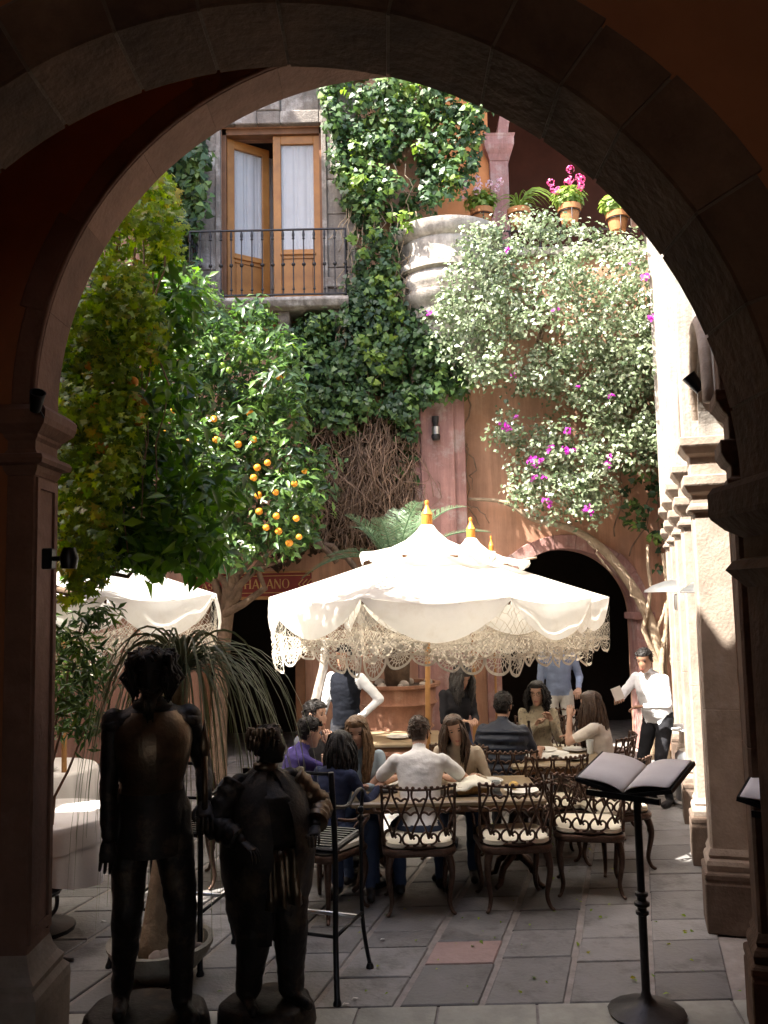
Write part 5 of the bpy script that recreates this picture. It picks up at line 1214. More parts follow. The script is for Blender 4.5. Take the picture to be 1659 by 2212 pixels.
# ================================================================== people
def ik(a, t, l1, l2, pole):
    a, t, pole = Vector(a), Vector(t), Vector(pole); d = t - a; L = min(d.length, (l1 + l2) * .999); d.normalize(); t = a + d * L
    x = (l1 * l1 - l2 * l2 + L * L) / (2 * L); h = math.sqrt(max(0, l1 * l1 - x * x)); p = pole - d * pole.dot(d)
    if p.length < 1e-4: p = V(0, 0, -1)
    return a + d * x + p.normalized() * h, t
def rot_head(yaw, pitch, rollh=0): return Matrix.Rotation(R(yaw), 3, 'Z') @ Matrix.Rotation(R(-pitch), 3, 'X') @ Matrix.Rotation(R(rollh), 3, 'Y')
HT = [(-.122, .012, .074, -.0), (-.118, .028, .088, -.005), (-.104, .040, .096, -.025), (-.085, .049, .098, -.05), (-.066, .055, .097, -.066), (-.05, .059, .095, -.076), (-.035, .063, .095, -.084), (-.02, .066, .094, -.09), (-.004, .069, .092, -.096), (.012, .071, .090, -.1), (.028, .073, .093, -.103), (.045, .0735, .094, -.104), (.065, .072, .090, -.102), (.083, .066, .080, -.094), (.099, .054, .062, -.078), (.110, .037, .040, -.052), (.117, .016, .016, -.024)]
NH = 28
def head_grid(off=0.0, noise_amp=0, seed=0):
    G = []
    for z, w_, f, b in HT:
        row = []
        for j in range(NH):
            t = 2 * math.pi * j / NH; s, c = math.sin(t), math.cos(t)
            x = w_ * math.copysign(abs(s) ** .9, s); y = (f if c > 0 else -b) * math.copysign(abs(c) ** .95, c)
            front = c > .5
            tt = t if t < math.pi else t - 2 * math.pi
            if c > 0:
                nose = max(0, 1 - abs(z + .026) / .05) if z < -.02 else max(0, 1 - (z + .026) / .06)
                if -.056 < z < .035: y += .024 * nose ** 1.2 * math.exp(-(tt / .13) ** 2)
                y -= .009 * math.exp(-((abs(x) - .031) / .014) ** 2 - ((z - .010) / .013) ** 2)
                y += .005 * math.exp(-(tt / .35) ** 2 - ((z + .07) / .012) ** 2) - .004 * math.exp(-(tt / .5) ** 2 - ((z + .088) / .009) ** 2)
            p = Vector((x, y, z))
            if off: q = Vector((x, y - .0, z * 1.0)); q.normalize(); p += q * (off + noise_amp * nz((x * 40 + seed, y * 40, z * 40), 1))
            row.append(p)
        G.append(row)
    return G
def person(label, loc, yaw, *, seat=True, lean=8, side=0, head=(0, 10, 0), hands=None, feet=None, top='dress', shirt='cloth', pants='trouser', skin='skin', hair='hair_black', style='short', scale=1.0, girth=1.0, ranks=None, leg_k=1.0, hip=None, name='person', sleeve='long', extra=None, cat='person', elbow=None, bald=False, length=.42, curl=0, group=None, knees=None, torso_k=1.0, female=False, vox=.0105, torso_mat=None):
    e = empty(name, loc, R(yaw), label, cat, group); S = scale
    mats = [skin, shirt, pants, 'shoe_black', 'lip', 'eye_dark', torso_mat or shirt] if name == 'person' else [skin] * 7
    PR = []                                               # (a, b, ra, rb, material)
    hipz = hip if hip is not None else (.53 if seat else .92) * S
    pel = V(0, 0, hipz); Rt = Matrix.Rotation(R(-lean), 3, 'X') @ Matrix.Rotation(R(side), 3, 'Y')
    def T(x, y, z): return pel + Rt @ (V(x, y, z) * S)
    sw = .178 * (.93 if female else 1) ; hw = .088
    def ring(z, w_, d, y0=0, n=20, sq=.85):
        return [T(w_ * math.copysign(abs(math.sin(2 * math.pi * j / n)) ** sq, math.sin(2 * math.pi * j / n)), y0 + d * math.cos(2 * math.pi * j / n), z) for j in range(n)]
    g = girth; mb = MB()
    if female: tors = [(-.10, .10, .08, 0), (-.05, .165, .125, -.01), (.04, .17 * g, .12 * g, -.005), (.14, .135 * g, .10 * g, .005), (.24, .142 * g, .112 * g, .012), (.32, .155, .125 * g, .018), (.40, .165, .105, .006), (.455, .155, .085, -.005), (.49, .10, .065, -.008), (.52, .05, .05, -.004)]
    else: tors = [(-.10, .10, .08, 0), (-.05, .155, .115, -.01), (.04, .16 * g, .115 * g, -.0), (.14, .15 * g, .108 * g, .01 * g), (.24, .158 * g, .112 * g, .012), (.34, .178, .12 * g, .008), (.42, .185, .108, 0), (.465, .172, .088, -.006), (.495, .11, .068, -.008), (.525, .058, .055, -.004)]
    if top == 'puffer':
        T2 = []
        for i in range(30):
            z = -.02 + .50 * i / 29; k = next(q for q in range(len(tors) - 1) if tors[q + 1][0] >= z); a, b = tors[k], tors[k + 1]; t = (z - a[0]) / (b[0] - a[0]); rdg = .028 + .038 * abs(math.sin(math.pi * (z + .02) / .083)) ** .6
            if z > .44: rdg *= .45
            T2.append((z, lerp(a[1], b[1], t) + rdg, lerp(a[2], b[2], t) + rdg, lerp(a[3], b[3], t)))
        tors = [(-.10, .10, .08, 0)] + T2 + [tors[-1]]
    mb.loft([ring(z * torso_k, w_, d, y0) for z, w_, d, y0 in tors])
    def cap(a, b, ra, rb, mi, n=12):
        a, b = Vector(a), Vector(b); PR.append((a, b, ra, rb, mi)); d = (b - a)
        L = d.length
        if L < 1e-5: mb.ell(a, ra, 12, 8); return
        d.normalize(); P = []; Rr = []
        for q in (-1, -.9, -.7, -.35, 0): P.append(a + d * ra * q); Rr.append(ra * math.sqrt(max(.02, 1 - q * q)))
        for q in (.25, .5, .75): P.append(a.lerp(b, q)); Rr.append(lerp(ra, rb, q))
        for q in (0, .35, .7, .9, 1): P.append(b + d * rb * q); Rr.append(rb * math.sqrt(max(.02, 1 - q * q)))
        mb.tube(P, Rr, n)
    k_ = torso_k
    PR += [(T(0, 0, z * k_), T(0, 0, (z + .06) * k_), .15 * S, .15 * S, 6) for z in (.0 if not seat else -.03, .12, .24, .36)]
    PR.append((T(0, 0, .44 * k_), T(0, 0, .47 * k_), .13 * S, .09 * S, 6)); PR.append((T(0, 0, -.08), T(0, 0, -.06), .15 * S, .15 * S, 2))
    # neck and head
    nb = T(0, -.004, .50 * k_); hp = T(0, .012, .555 * k_); Hm = Rt @ rot_head(head[0], head[1] - 0, head[2] if len(head) > 2 else 0)
    Hm = Matrix.Rotation(R(head[0]), 3, 'Z') @ Matrix.Rotation(R(-head[1]), 3, 'X') @ Matrix.Rotation(R(head[2] if len(head) > 2 else 0), 3, 'Y')
    hs = S * 1.0; hc = hp + Hm @ (V(0, .025, .10) * hs)
    cap(nb, hp + Hm @ (V(0, .01, .02) * hs), .058 * S, .05 * S, 0)
    # arms
    ua, fa = .285 * S, .255 * S; hands = hands or [(.2, .3, .8), (-.2, .3, .8)]; HD = []
    for i, sx in enumerate((1, -1)):
        sh = T(sx * sw, -.004, .438 * k_); tg = hands[i]
        pole = V(sx * .38, -.4, -.9) if not elbow or not elbow[i] else Vector(elbow[i])
        el, wr = ik(sh, tg, ua, fa, pole); mi = 1 if sleeve == 'long' else 0; r0 = 1.12 if sleeve == 'long' else 1.0
        if female: r0 *= .9
        if sleeve == 'short':
            m_ = sh.lerp(el, .62); cap(sh, m_, .058 * S, .056 * S, 1); cap(m_, el, .044 * S * r0, .04 * S * r0, 0)
        elif sleeve == 'none': cap(sh, sh.lerp(el, .12), .062 * S, .058 * S, 1); cap(sh.lerp(el, .15), el, .05 * S, .042 * S, ranks if ranks is not None else 0)
        else: cap(sh, el, .051 * S * r0, .042 * S * r0, mi)
        cap(el, el.lerp(wr, .93), .042 * S * r0, .03 * S * (1.15 if sleeve == 'long' else 1), mi if sleeve == 'long' else 0); cap(el.lerp(wr, .9), wr, .027 * S, .026 * S, 0)
        HD.append((wr, (wr - el).normalized(), sx))
    # legs
    th, ca = (.43 * S, .43 * S)
    for i, sx in enumerate((1, -1)):
        hpj = pel + V(sx * hw * S, 0, -.02); ft = Vector(feet[i]) if feet else (V(sx * .12, .42, .085) if seat else V(sx * .10, .02, .085))
        kn, an = ik(hpj, ft, th, ca, V(sx * .15, 1, .5) if seat else V(sx * .1, 1, 0)); f2 = 1.08 * leg_k
        cap(hpj, kn, .088 * S * f2, .06 * S * f2, 2); cap(kn, an, .06 * S * f2, .042 * S * f2, 2)
        cap(an + V(0, -.03, -.045), an + V(sx * .03, .15, -.05), .04 * S, .034 * S, 3)
    if extra: extra(locals())
    # one continuous skin from the volumes
    me = mb.mesh('tmp', 'shoe_black', fix=False); o = bpy.data.objects.new('tmp', me); C.objects.link(o)
    m1 = o.modifiers.new('r', 'REMESH'); m1.mode = 'VOXEL'; m1.voxel_size = vox
    m2 = o.modifiers.new('s', 'SMOOTH'); m2.factor = .5; m2.iterations = 4
    dg = bpy.context.evaluated_depsgraph_get(); body = bpy.data.meshes.new_from_object(o.evaluated_get(dg)); bpy.data.objects.remove(o); bpy.data.meshes.remove(me)
    n = len(body.vertices); co = np.empty(n * 3); body.vertices.foreach_get('co', co); co = co.reshape(-1, 3)
    body.materials.clear()
    nrm_ = np.empty(n * 3); body.vertices.foreach_get('normal', nrm_); nrm_ = nrm_.reshape(-1, 3)
    cen = np.empty(len(body.polygons) * 3); body.polygons.foreach_get('center', cen); cen = cen.reshape(-1, 3)
    best = np.full(len(cen), 1e9); mi = np.zeros(len(cen), int)
    for a, b, ra, rb, m in PR:
        a_ = np.array(a); d = np.array(b) - a_; L2 = max(1e-9, d @ d); t = np.clip(((cen - a_) @ d) / L2, 0, 1)
        q = np.linalg.norm(cen - (a_ + t[:, None] * d), axis=1) - (ra + (rb - ra) * t); u_ = q < best; best[u_] = q[u_]; mi[u_] = m
    soft = np.zeros(n); 
    for p, q in zip(body.polygons, mi):
        if q not in (0, 3): soft[list(p.vertices)] = 1
    sd0 = rnd.random() * 40; dis = np.array([(.007 * noise.noise(Vector((c[0] * 7 + sd0, c[1] * 7, c[2] * 13))) + .0035 * noise.noise(Vector((c[0] * 20, c[1] * 20 + sd0, c[2] * 34)))) if s_ else 0 for c, s_ in zip(co, soft)])
    co = co + nrm_ * dis[:, None]; fb = MB(); fb.v = [tuple(p) for p in co]
    fb.f = [tuple(p.vertices) for p in body.polygons]; fb.m = [int(x) for x in mi]; bpy.data.meshes.remove(body)
    # head
    fb.mi = 0; G = head_grid()
    fb.loft([[hc + Hm @ (p * hs) for p in row] for row in G])
    def hp_(x, y, z): return hc + Hm @ (V(x, y, z) * hs)
    for sx in (-1, 1):
        fb.mi = 0; fb.ell(hp_(sx * .073, -.012, -.005), (.011 * hs, .02 * hs, .032 * hs), 8, 6, Hm)
        fb.mi = 5; fb.ell(hp_(sx * .031, .078, .008), (.0135 * hs, .007 * hs, .0055 * hs), 8, 6, Hm); fb.ell(hp_(sx * .033, .084, .029), (.019 * hs, .006 * hs, .0036 * hs), 8, 4, Hm)
    fb.mi = 4; fb.ell(hp_(0, .094, -.066), (.024 * hs, .008 * hs, .0055 * hs), 10, 4, Hm); fb.ell(hp_(0, .094, -.075), (.020 * hs, .008 * hs, .0055 * hs), 10, 4, Hm)
    # hands
    fb.mi = 0
    for (wr, d, sx) in HD:
        up = V(0, 0, 1); nrm = (up - d * up.dot(d))
        if nrm.length < .2: nrm = V(0, 1, 0) - d * d.y
        nrm.normalize(); sd_ = d.cross(nrm) * 1.0; k = S * (.9 if female else 1)
        def hq(a, b, c): return wr + (sd_ * a + d * b + nrm * c) * k
        fb.loft([[hq(w_ * math.cos(2 * math.pi * j / 10), y, .014 * tk * math.sin(2 * math.pi * j / 10)) for j in range(10)] for y, w_, tk in ((-.01, .024, 1.3), (.02, .034, 1.1), (.06, .041, 1.0), (.09, .04, .9), (.1, .03, .6))])
        for q, (ox, L) in enumerate(((-.031, .062), (-.011, .073), (.010, .07), (.030, .055))):
            cu = .45 + .12 * q
            P = [(ox, .088, 0), (ox * 1.06, .088 + L * .42, -.008 - .012 * cu), (ox * 1.08, .088 + L * .72, -.03 * cu - .014), (ox * 1.05, .088 + L * .86, -.062 * cu - .014)]
            fb.tube([hq(*p) for p in P], [.0092 * k, .0085 * k, .0078 * k, .0062 * k], 7)
        ts = -sx; P = [(ts * .028, .02, -.004), (ts * .05, .045, -.014), (ts * .052, .075, -.022), (ts * .044, .095, -.026)]; fb.tube([hq(*p) for p in P], [.012 * k, .0105 * k, .0092 * k, .0068 * k], 7)
    bo2 = fb.build('body', mats, e, smooth=2, fix=False)
    # hair
    if not bald:
        hb = MB(); off = .011 if style == 'short' else .02; G0 = head_grid(off, .012, rnd.random() * 50); Gi = head_grid(.002)
        def isn(i, j):
            z = HT[i][0]; t = 2 * math.pi * j / NH; c = math.cos(t)
            if c > .45: return z > .062
            if c > .0: return z > .0 + .05 * c
            if c > -.35: return z > -.035
            return z > (-.085 if style == 'short' else -.12)
        keep = {(i, j): isn(i, j) for i in range(len(HT)) for j in range(NH)}
        vs = []; idx = {}
        def vid(i, j):
            j %= NH
            if (i, j) not in idx:
                edge = not all(keep[(min(len(HT) - 1, max(0, i + a)), (j + b) % NH)] for a in (-1, 0, 1) for b in (-1, 0, 1))
                p = Gi[i][j] if edge else G0[i][j]; idx[(i, j)] = len(vs); vs.append(hc + Hm @ (p * hs))
            return idx[(i, j)]
        fs = []
        for i in range(len(HT) - 1):
            for j in range(NH):
                if keep[(i, j)] and keep[(i + 1, j)] and keep[(i, (j + 1) % NH)] and keep[(i + 1, (j + 1) % NH)]: fs.append((vid(i, j), vid(i, j + 1), vid(i + 1, j + 1), vid(i + 1, j)))
        top_ = [vid(len(HT) - 1, j) for j in range(NH)]; fs.append(tuple(top_)); hb.add(vs, fs)
        if style == 'short':
            for q in range(170):
                i = rnd.randrange(7, len(HT)); j = rnd.randrange(NH)
                if not keep[(i, j)]: continue
                p = G0[i][j] * hs; nn = p.normalized(); dr = V(rnd.gauss(0, .5), -.6 + rnd.gauss(0, .4), rnd.gauss(0, .3) + (.5 if HT[i][0] > .06 else -.5)); dr -= nn * dr.dot(nn); dr.normalize()
                hb.tube([hc + Hm @ (p - nn * .008), hc + Hm @ (p + nn * .001 + dr * .018), hc + Hm @ (p + nn * .0 + dr * .034)], [.009, .007, .002], 4, flat=.4)
        if style in ('long', 'curly'):
            for q in range(150):
                s_ = rnd.choice((-1, 1)); y0 = rnd.uniform(-.085, .062); fr_ = max(0, y0 - .02); jx = lambda: rnd.gauss(0, .0035)
                L = length * rnd.uniform(.35, .8); wv = .006 if style == 'long' else .016
                P = [V(s_ * .004, y0, .121 - 1.6 * max(0, abs(y0 + .01) - .04) * .35), V(s_ * (.035 + jx()), y0 + .006, .121 - .10 * abs(y0 + .01)), V(s_ * (.066 + jx()), y0 - fr_ * .2, .088), V(s_ * (.084 + jx()), y0 - fr_ * .5 - .004, .035), V(s_ * (.089 + jx()), y0 - fr_ * .9 - .01, -.03)]
                W = [hc + Hm @ (p * hs) for p in P]
                for k in range(1, 5): W.append(W[4] + V(math.sin(k * 1.3 + q) * wv, math.cos(k * 1.7 + q) * wv, -L * k / 4) + (Hm @ V(s_, 0, 0)) * .012 * math.sin(k * .8))
                hb.tube(W, [.006, .0085, .009, .0095, .010, .010, .009, .007, .002], 4, flat=.6)
            for q in range(230 if style == 'long' else 260):
                a = rnd.uniform(50, 310); c, s = math.sin(R(a)), math.cos(R(a)); z0 = rnd.uniform(.0, .10)
                root = V(.07 * c * (1 if z0 < .06 else .75), .095 * s - .01, z0) * 1.06
                L = length * rnd.uniform(.8, 1.1); spread = .02 + .03 * rnd.random()
                w0 = hc + Hm @ (root * hs); o_ = (Hm @ V(c, s, 0)); o_.z = 0; P = [w0]
                for k in range(1, 8):
                    t = k / 7; wav = V(math.sin(t * (9 if style == 'long' else 22) + q), math.cos(t * (8 if style == 'long' else 25) + q * 2), 0) * (.010 if style == 'long' else .022) * S * t ** .5
                    P.append(w0 + o_ * (spread * math.sin(math.pi * min(1, t * 1.2)) + (.035 * t if style == 'curly' else .02 * t)) - V(0, 0, L * t) + wav)
                hb.tube(P, [.009, .0115, .012, .012, .0115, .010, .007, .002], 4, flat=.6)
        hb.build('hair', hair, e, smooth=2, fix=False)
    return e, locals()
def cl(name, c, **k): mat(name, c, k.get('rough', .9), k.get('var', .12), k.get('scale', 9), k.get('bump', .35), k.get('bscale', 14), stain=k.get('stain'), stain_amt=k.get('sa', .5), stain_scale=k.get('ss', 8), spec=k.get('spec', .2)); return name
mat('skin', (.47, .28, .20), .55, .08, 12, .04, 60, spec=.35); mat('skin_tan', (.33, .18, .115), .55, .08, 12, .04, 60, spec=.35)
mat('lip', (.33, .10, .08), .5, .08, 12, 0); mat('eye_dark', (.02, .014, .01), .3, .05, 12, 0)
mat('shoe_black', (.02, .018, .018), .4, .1, 12, .05, 40)
mat('hair_black', (.013, .010, .009), .5, .4, 30, .4, 90, spec=.25); mat('hair_brown', (.055, .028, .015), .42, .4, 30, .4, 90, spec=.45); mat('hair_light', (.13, .07, .03), .45, .4, 30, .4, 90, spec=.4); mat('hair_grey', (.05, .045, .043), .5, .5, 25, .4, 90, spec=.4)
cl('white_cotton', (.80, .79, .78)); cl('white_shirt', (.78, .79, .82)); cl('trouser', (.022, .022, .026)); cl('navy_vest', (.012, .016, .03), rough=.5, spec=.3); cl('navy_cloth', (.022, .028, .06)); cl('denim', (.33, .40, .46)); cl('purple_cloth', (.06, .045, .16)); cl('beige_cloth', (.50, .42, .33)); cl('pattern_cloth', (.40, .34, .24), stain=(.12, .10, .09), sa=.8, ss=30); cl('cream_top', (.66, .60, .54)); cl('dark_jacket', (.025, .024, .028)); cl('blue_shirt', (.25, .31, .46)); cl('khaki', (.50, .48, .44)); cl('black_vest', (.009, .010, .014), spec=.05); cl('jeans', (.05, .07, .13)); cl('grey_shirt', (.30, .29, .27))
# man in white T-shirt, back to us
person('man in white T-shirt seated at the front table, seen from behind', (.22, 6.50, 0), -2, lean=20, head=(-12, 22, -4), hands=[(.20, .44, .77), (-.18, .44, .77)], elbow=[(.95, -.25, -.45), (-.9, -.25, -.5)], sleeve='short', shirt='white_cotton', pants='jeans', hair='hair_brown', style='short', feet=[(.14, .25, .085), (-.16, .12, .085)], scale=.98, hip=.55)
person('smiling woman with brown hair and beige jacket facing the man in white', (.60, 7.38, 0), 168, lean=24, head=(12, 5, 12), hands=[(.15, .36, .76), (-.18, .38, .76)], shirt='beige_cloth', pants='jeans', hair='hair_brown', style='long', length=.34, scale=.93, female=True, hip=.54)
person('woman with long straight hair and denim jacket facing us', (-.22, 7.02, 0), 172, lean=14, head=(4, 9, 3), hands=[(.10, .34, .76), (-.10, .37, .77)], shirt='denim', pants='jeans', hair='hair_light', style='long', length=.46, scale=.95, female=True, hip=.54)
person('dark haired woman in navy seen from behind at the left end of the table', (-.46, 6.42, 0), -34, lean=16, head=(4, 12, 0), hands=[(.18, .4, .76), (-.2, .34, .74)], shirt='navy_cloth', pants='jeans', hair='hair_black', style='long', length=.30, scale=.88, female=True, hip=.53)
person('young man in purple leaning on his hand, seen in profile', (-.83, 6.95, 0), -70, lean=18, head=(8, 14, 0), hands=[(.06, .36, 1.02), (-.15, .36, .76)], shirt='purple_cloth', pants='jeans', hair='hair_black', style='short', scale=.93, hip=.55, elbow=[(.4, .3, -1), None])
person('person with dark hair half hidden behind the young man in purple', (-.74, 7.62, 0), -110, lean=8, head=(0, 4, 0), hands=[(.15, .34, .76), (-.15, .36, .76)], shirt='dark_jacket', pants='trouser', hair='hair_black', style='short', scale=.98, hip=.55)
person('man in navy quilted vest seated with his back to us', (1.00, 7.80, 0), -14, lean=8, head=(-10, 6, 0), hands=[(.30, .34, .76), (-.2, .36, .76)], top='puffer', sleeve='short', shirt='navy_vest', pants='trouser', skin='skin_tan', hair='hair_black', style='short', scale=.98, hip=.55)
cw, CWL = person('curly haired woman with glasses and patterned top facing us', (1.53, 9.05, 0), 178, lean=6, head=(-16, 4, 0), hands=[(.05, .26, .88), (-.10, .25, .92)], shirt='pattern_cloth', pants='trouser', hair='hair_black', style='curly', length=.20, scale=.95, female=True, hip=.55,
       extra=None)
person('woman with long dark brown hair and cream top at the right of the smaller table', (2.02, 8.22, 0), 60, lean=10, head=(-4, 6, 0), hands=[(.14, .36, .78), (-.12, .30, 1.02)], sleeve='short', shirt='cream_top', pants='beige_cloth', hair='hair_brown', style='long', length=.52, scale=.93, female=True, hip=.53, elbow=[None, (-.4, .4, -1)])
m = MB()
for s_ in (-1, 1):
    m.tube([CWL['hp_'](s_ * .032 + .026 * math.cos(R(a)), .102, .008 + .02 * math.sin(R(a))) for a in range(0, 361, 30)], .0022, 4); m.tube([CWL['hp_'](s_ * .058, .10, .012), CWL['hp_'](s_ * .078, .0, .014)], .002, 4)
m.build('glasses', 'black_metal', cw, fix=False)
person('standing woman with dark grey hair looking down at her hands', (.66, 8.72, 0), -158, seat=False, lean=10, head=(6, 32, 0), hands=[(.06, .30, .98), (-.06, .30, .98)], shirt='dark_jacket', pants='jeans', hair='hair_grey', style='long', length=.26, scale=.90, female=True)
def apron(L): pass
wt, WL = person('waiter in white shirt and black trousers leaning to take an order', (2.80, 9.15, 0), 128, seat=False, lean=16, head=(14, 14, 0), hands=[(.12, .48, 1.10), (-.06, .33, 1.02)], shirt='white_shirt', pants='trouser', skin='skin_tan', hair='hair_black', style='short', scale=.955, girth=1.12, elbow=[(.7, -.3, -.6), (-1, -.5, -.4)])
hw_ = WL['HD'][0]; pw = Matrix.Translation((2.80, 9.15, 0)) @ Matrix.Rotation(R(128), 4, 'Z') @ (hw_[0] + hw_[1] * .12 + V(0, 0, .02))
m = MB(); m.box((0, 0, .03), (.10, .012, .13), rot=Matrix.Rotation(R(-20), 3, 'Y')); tag(m.build('order_slip', 'paper', None, pw), 'white paper slip in the waiter\'s raised hand', 'paper')
wl2, _ = person('waiter in black waistcoat with white sleeves, face behind the lace', (at(748, 1450, 9.0).x, 9.0, 0), 150, seat=False, lean=2, head=(18, 6, 0), hands=[(.24, .16, .84), (-.19, .04, .98)], shirt='white_shirt', torso_mat='black_vest', pants='trouser', skin='skin_tan', sleeve='long', hair='hair_black', style='short', scale=1.0, elbow=[None, (-1, -.6, 0)])
person('standing person in blue shirt and white trousers in the arched doorway', (at(1207, 1500, 11.0).x, 11.0, 0), 175, seat=False, lean=2, head=(0, 4, 0), hands=[(.25, .08, .82), (-.22, .2, 1.0)], shirt='blue_shirt', pants='khaki', hair='hair_black', style='short', scale=1.02)
# ================================================================== statues
def plinth(parent, rx, ry, h, seed):
    m = MB(); m.lathe([(.0, .006), (.97, .006), (1, .03), (.99, h * .6), (.95, h * .9), (.86, h), (.0, h + .004)], n=36, rfun=lambda a, r_, z: r_ * (1 + .05 * math.sin(3 * a + seed) + .03 * math.sin(7 * a + seed * 2 + z * 9)))
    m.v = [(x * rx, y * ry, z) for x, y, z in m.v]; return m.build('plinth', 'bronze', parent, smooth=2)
kb = floor_at(316, 2172); kx, ky = kb.x, 4.62
kn = empty('tall_statue', (at(312, 2150, ky).x, ky, 0), 0, 'tall thin dark bronze statue of a bearded knight in a breastplate', 'statue')
plinth(kn, .32, .27, .13, 1)
ke, KL = person(None, (0.03, 0, .125), -158, seat=False, lean=2, head=(-14, 4, 0), hands=[(.22, .10, .86), (-.24, .20, 1.04)], feet=[(.13, -.08, .085), (-.14, .12, .085)], skin='bronze', hair='bronze', style='short', scale=1.075, girth=.86, leg_k=1.12, name='figure', cat=None, sleeve='long', vox=.011, elbow=[(.5, -.6, -.5), (-.35, -.5, -.8)])
ke.parent = kn
for k in ('label', 'category'):
    if k in ke: del ke[k]
T = KL['T']; hpt = KL['hp_']
def shell(rings, n=28, a0=0, a1=360):
    g = []
    for z, w_, d, y0 in rings: g.append([T(w_ * math.sin(R(lerp(a0, a1, j / n))), y0 + d * math.cos(R(lerp(a0, a1, j / n))), z) for j in range(n + 1)])
    return g
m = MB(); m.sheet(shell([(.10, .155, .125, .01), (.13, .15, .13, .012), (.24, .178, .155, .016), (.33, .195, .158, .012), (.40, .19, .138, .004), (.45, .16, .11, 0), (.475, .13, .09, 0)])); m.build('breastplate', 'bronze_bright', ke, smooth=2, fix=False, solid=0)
m = MB(); m.lathe([(.075, 0), (.10, .02), (.085, .05)], n=18, cap=False); m.v = [tuple(T(x / 1.0, y, .475 + z)) for x, y, z in m.v]; m.build('gorget', 'bronze', ke, smooth=2, fix=False)
for s_ in (-1, 1):
    m = MB(); c = T(s_ * .185, -.004, .415); m.ell(c + V(-s_ * .01, 0, .0), (.07, .08, .05), 14, 8); m.build('shoulder_plate', 'bronze', ke, smooth=2)
m = MB(); g = []
for k in range(7):
    t = k / 6; g.append([T((.155 + .045 * t + .012 * t * math.sin(9 * a)) * math.sin(a), (.13 + .06 * t) * math.cos(a), .12 - .30 * t) for a in [2 * math.pi * j / 48 for j in range(49)]])
m.sheet(g); m.build('armour_skirt', 'bronze', ke, smooth=2, fix=False)
m = MB()
for i in range(26):
    x = rnd.uniform(-.03, .03); m.tube([hpt(x, .085, -.085), hpt(x * .9, .105, -.12), hpt(x * .5 + rnd.uniform(-.01, .01), .11, -.165 - rnd.uniform(0, .05))], [.012, .01, .002], 4)
for s_ in (-1, 1):
    m.tube([hpt(.004 * s_, .102, -.055), hpt(.03 * s_, .10, -.06), hpt(.055 * s_, .085, -.05)], [.008, .007, .002], 5)
m.build('beard', 'bronze', ke, smooth=2, fix=False)
m = MB()
for i in range(200):
    a = rnd.uniform(60, 300); z0 = rnd.uniform(.02, .11); c, s = math.sin(R(a)), math.cos(R(a)); r0 = V(.075 * c, .10 * s, z0)
    m.tube([hpt(*r0), hpt(r0.x * 1.25 + rnd.gauss(0, .015), r0.y * 1.25 + rnd.gauss(0, .015), z0 - .01 + rnd.gauss(0, .02)), hpt(r0.x * 1.35 + rnd.gauss(0, .02), r0.y * 1.3, z0 - .08), hpt(r0.x * 1.2, r0.y * 1.25, min(-.06, z0 - .16))], [.010, .012, .010, .003], 5)
m.build('wavy_hair', 'bronze', ke, smooth=2, fix=False)
hnd = KL['HD'][1][0]; hd = KL['HD'][1][1]
m = MB(); gx = hnd + hd * .06; m.tube([(gx.x, gx.y, .92), (gx.x, gx.y, 1.28)], .016, 8); m.tube([(gx.x, gx.y, 1.26), (gx.x, gx.y, 1.32), (gx.x, gx.y, 1.46)], [.012, .03, .002], 6, flat=.4); m.build('baton', 'bronze_bright', ke, smooth=2)
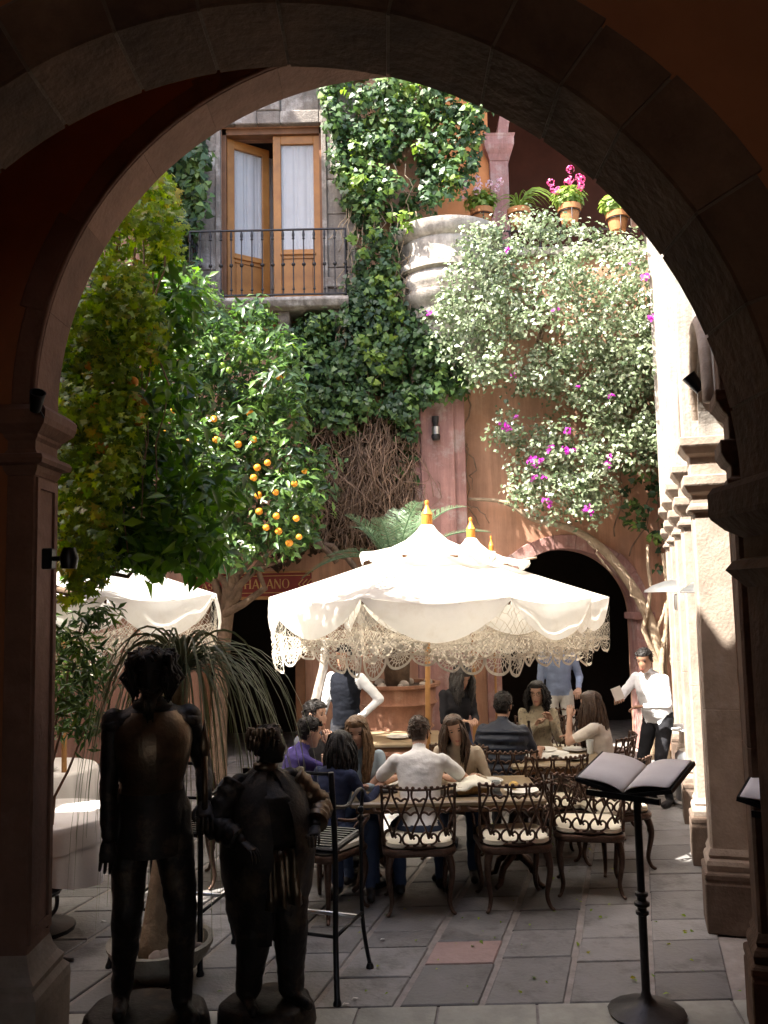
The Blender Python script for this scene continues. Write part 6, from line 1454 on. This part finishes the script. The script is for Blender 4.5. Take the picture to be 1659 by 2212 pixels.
# stout companion
sn = empty('stout_statue', (at(580, 2150, 4.70).x, 4.70, 0), 0, 'short stout dark bronze statue in a loose jacket, facing right', 'statue')
plinth(sn, .25, .21, .13, 4)
se, SL = person(None, (0, 0, .125), -150, seat=False, lean=-3, head=(52, -4, 0), hands=[(.20, .17, .86), (-.20, .17, .88)], feet=[(.10, -.03, .07), (-.10, .06, .07)], skin='bronze', hair='bronze', style='short', scale=.80, girth=1.75, leg_k=1.85, name='figure', cat=None, sleeve='long', vox=.011, elbow=[(1, -.7, -.2), (-1, -.7, -.2)], hip=.765)
se.parent = sn
for k in ('label', 'category'):
    if k in se: del se[k]
T = SL['T']; hpt = SL['hp_']
m = MB(); g = []
for z, w_, d, y0 in [(-.56, .215, .19, -.02), (-.50, .235, .205, -.02), (-.44, .25, .22, -.02), (-.36, .265, .235, -.02), (-.26, .285, .25, -.01), (-.16, .305, .27, 0), (-.02, .315, .28, .02), (.10, .32, .275, .02), (.22, .30, .25, .01), (.33, .27, .20, 0), (.42, .225, .14, 0), (.47, .15, .10, 0), (.50, .085, .08, 0)]:
    g.append([T((w_ + .012 * math.sin(5 * a + z * 20)) * math.sin(a), y0 + (d + .010 * math.sin(7 * a + z * 14)) * math.cos(a), z) for a in [R(14 + 332 * j / 48) for j in range(49)]])
m.sheet(g); m.build('jacket', 'bronze', se, smooth=2, fix=False)
for i, s_ in enumerate((1, -1)):
    L_ = SL; sh = T(s_ * .19, -.01, .42); wr = L_['HD'][i][0]; el, _w = ik(sh, wr, .285 * .8, .255 * .8, V(s_, -.7, -.2))
    m = MB(); P = [sh, sh.lerp(el, .3), sh.lerp(el, .65), el, el.lerp(wr, .3), el.lerp(wr, .6), el.lerp(wr, .85)]
    m.tube(spline(P, 4), [.078 + .007 * math.sin(k * 1.9) - .001 * k for k in range(25)], 12); m.build('puffed_sleeve', 'bronze_bright' if s_ < 0 else 'bronze', se, smooth=2)  # brighter bronze on one sleeve paints in its lit side
m = MB(); g = []
for k in range(6):
    t = k / 5; g.append([T((.10 + .02 * t) * (j / 10 - .5) * 2 + .01 * math.sin(j * 2 + k), .22 + .05 * math.sin(j * 1.6) + .03 * t, .02 - .34 * t) for j in range(11)])
m.sheet(g); m.build('hanging_cloth', 'bronze_bright', se, smooth=2, solid=.012)
m = MB()
for i in range(90):
    a = rnd.uniform(50, 310); z0 = rnd.uniform(.03, .115); c, s = math.sin(R(a)), math.cos(R(a)); r0 = V(.076 * c, .10 * s, z0)
    m.tube([hpt(*r0), hpt(r0.x * 1.2, r0.y * 1.2 - .01, z0 + .01), hpt(r0.x * 1.25 + rnd.gauss(0, .01), r0.y * 1.25 - .02, z0 - .06)], [.011, .012, .004], 5)
m.build('wavy_hair', 'bronze_bright', se, smooth=2, fix=False)
m = MB(); m.lathe([(.07, 0), (.085, .015), (.08, .05), (.06, .06)], n=16, cap=False, rfun=lambda a, r_, z: r_ * (1 + .06 * math.sin(7 * a))); m.v = [tuple(T(x, y, .49 + z)) for x, y, z in m.v]; m.build('neck_scarf', 'bronze_bright', se, smooth=2, fix=False)
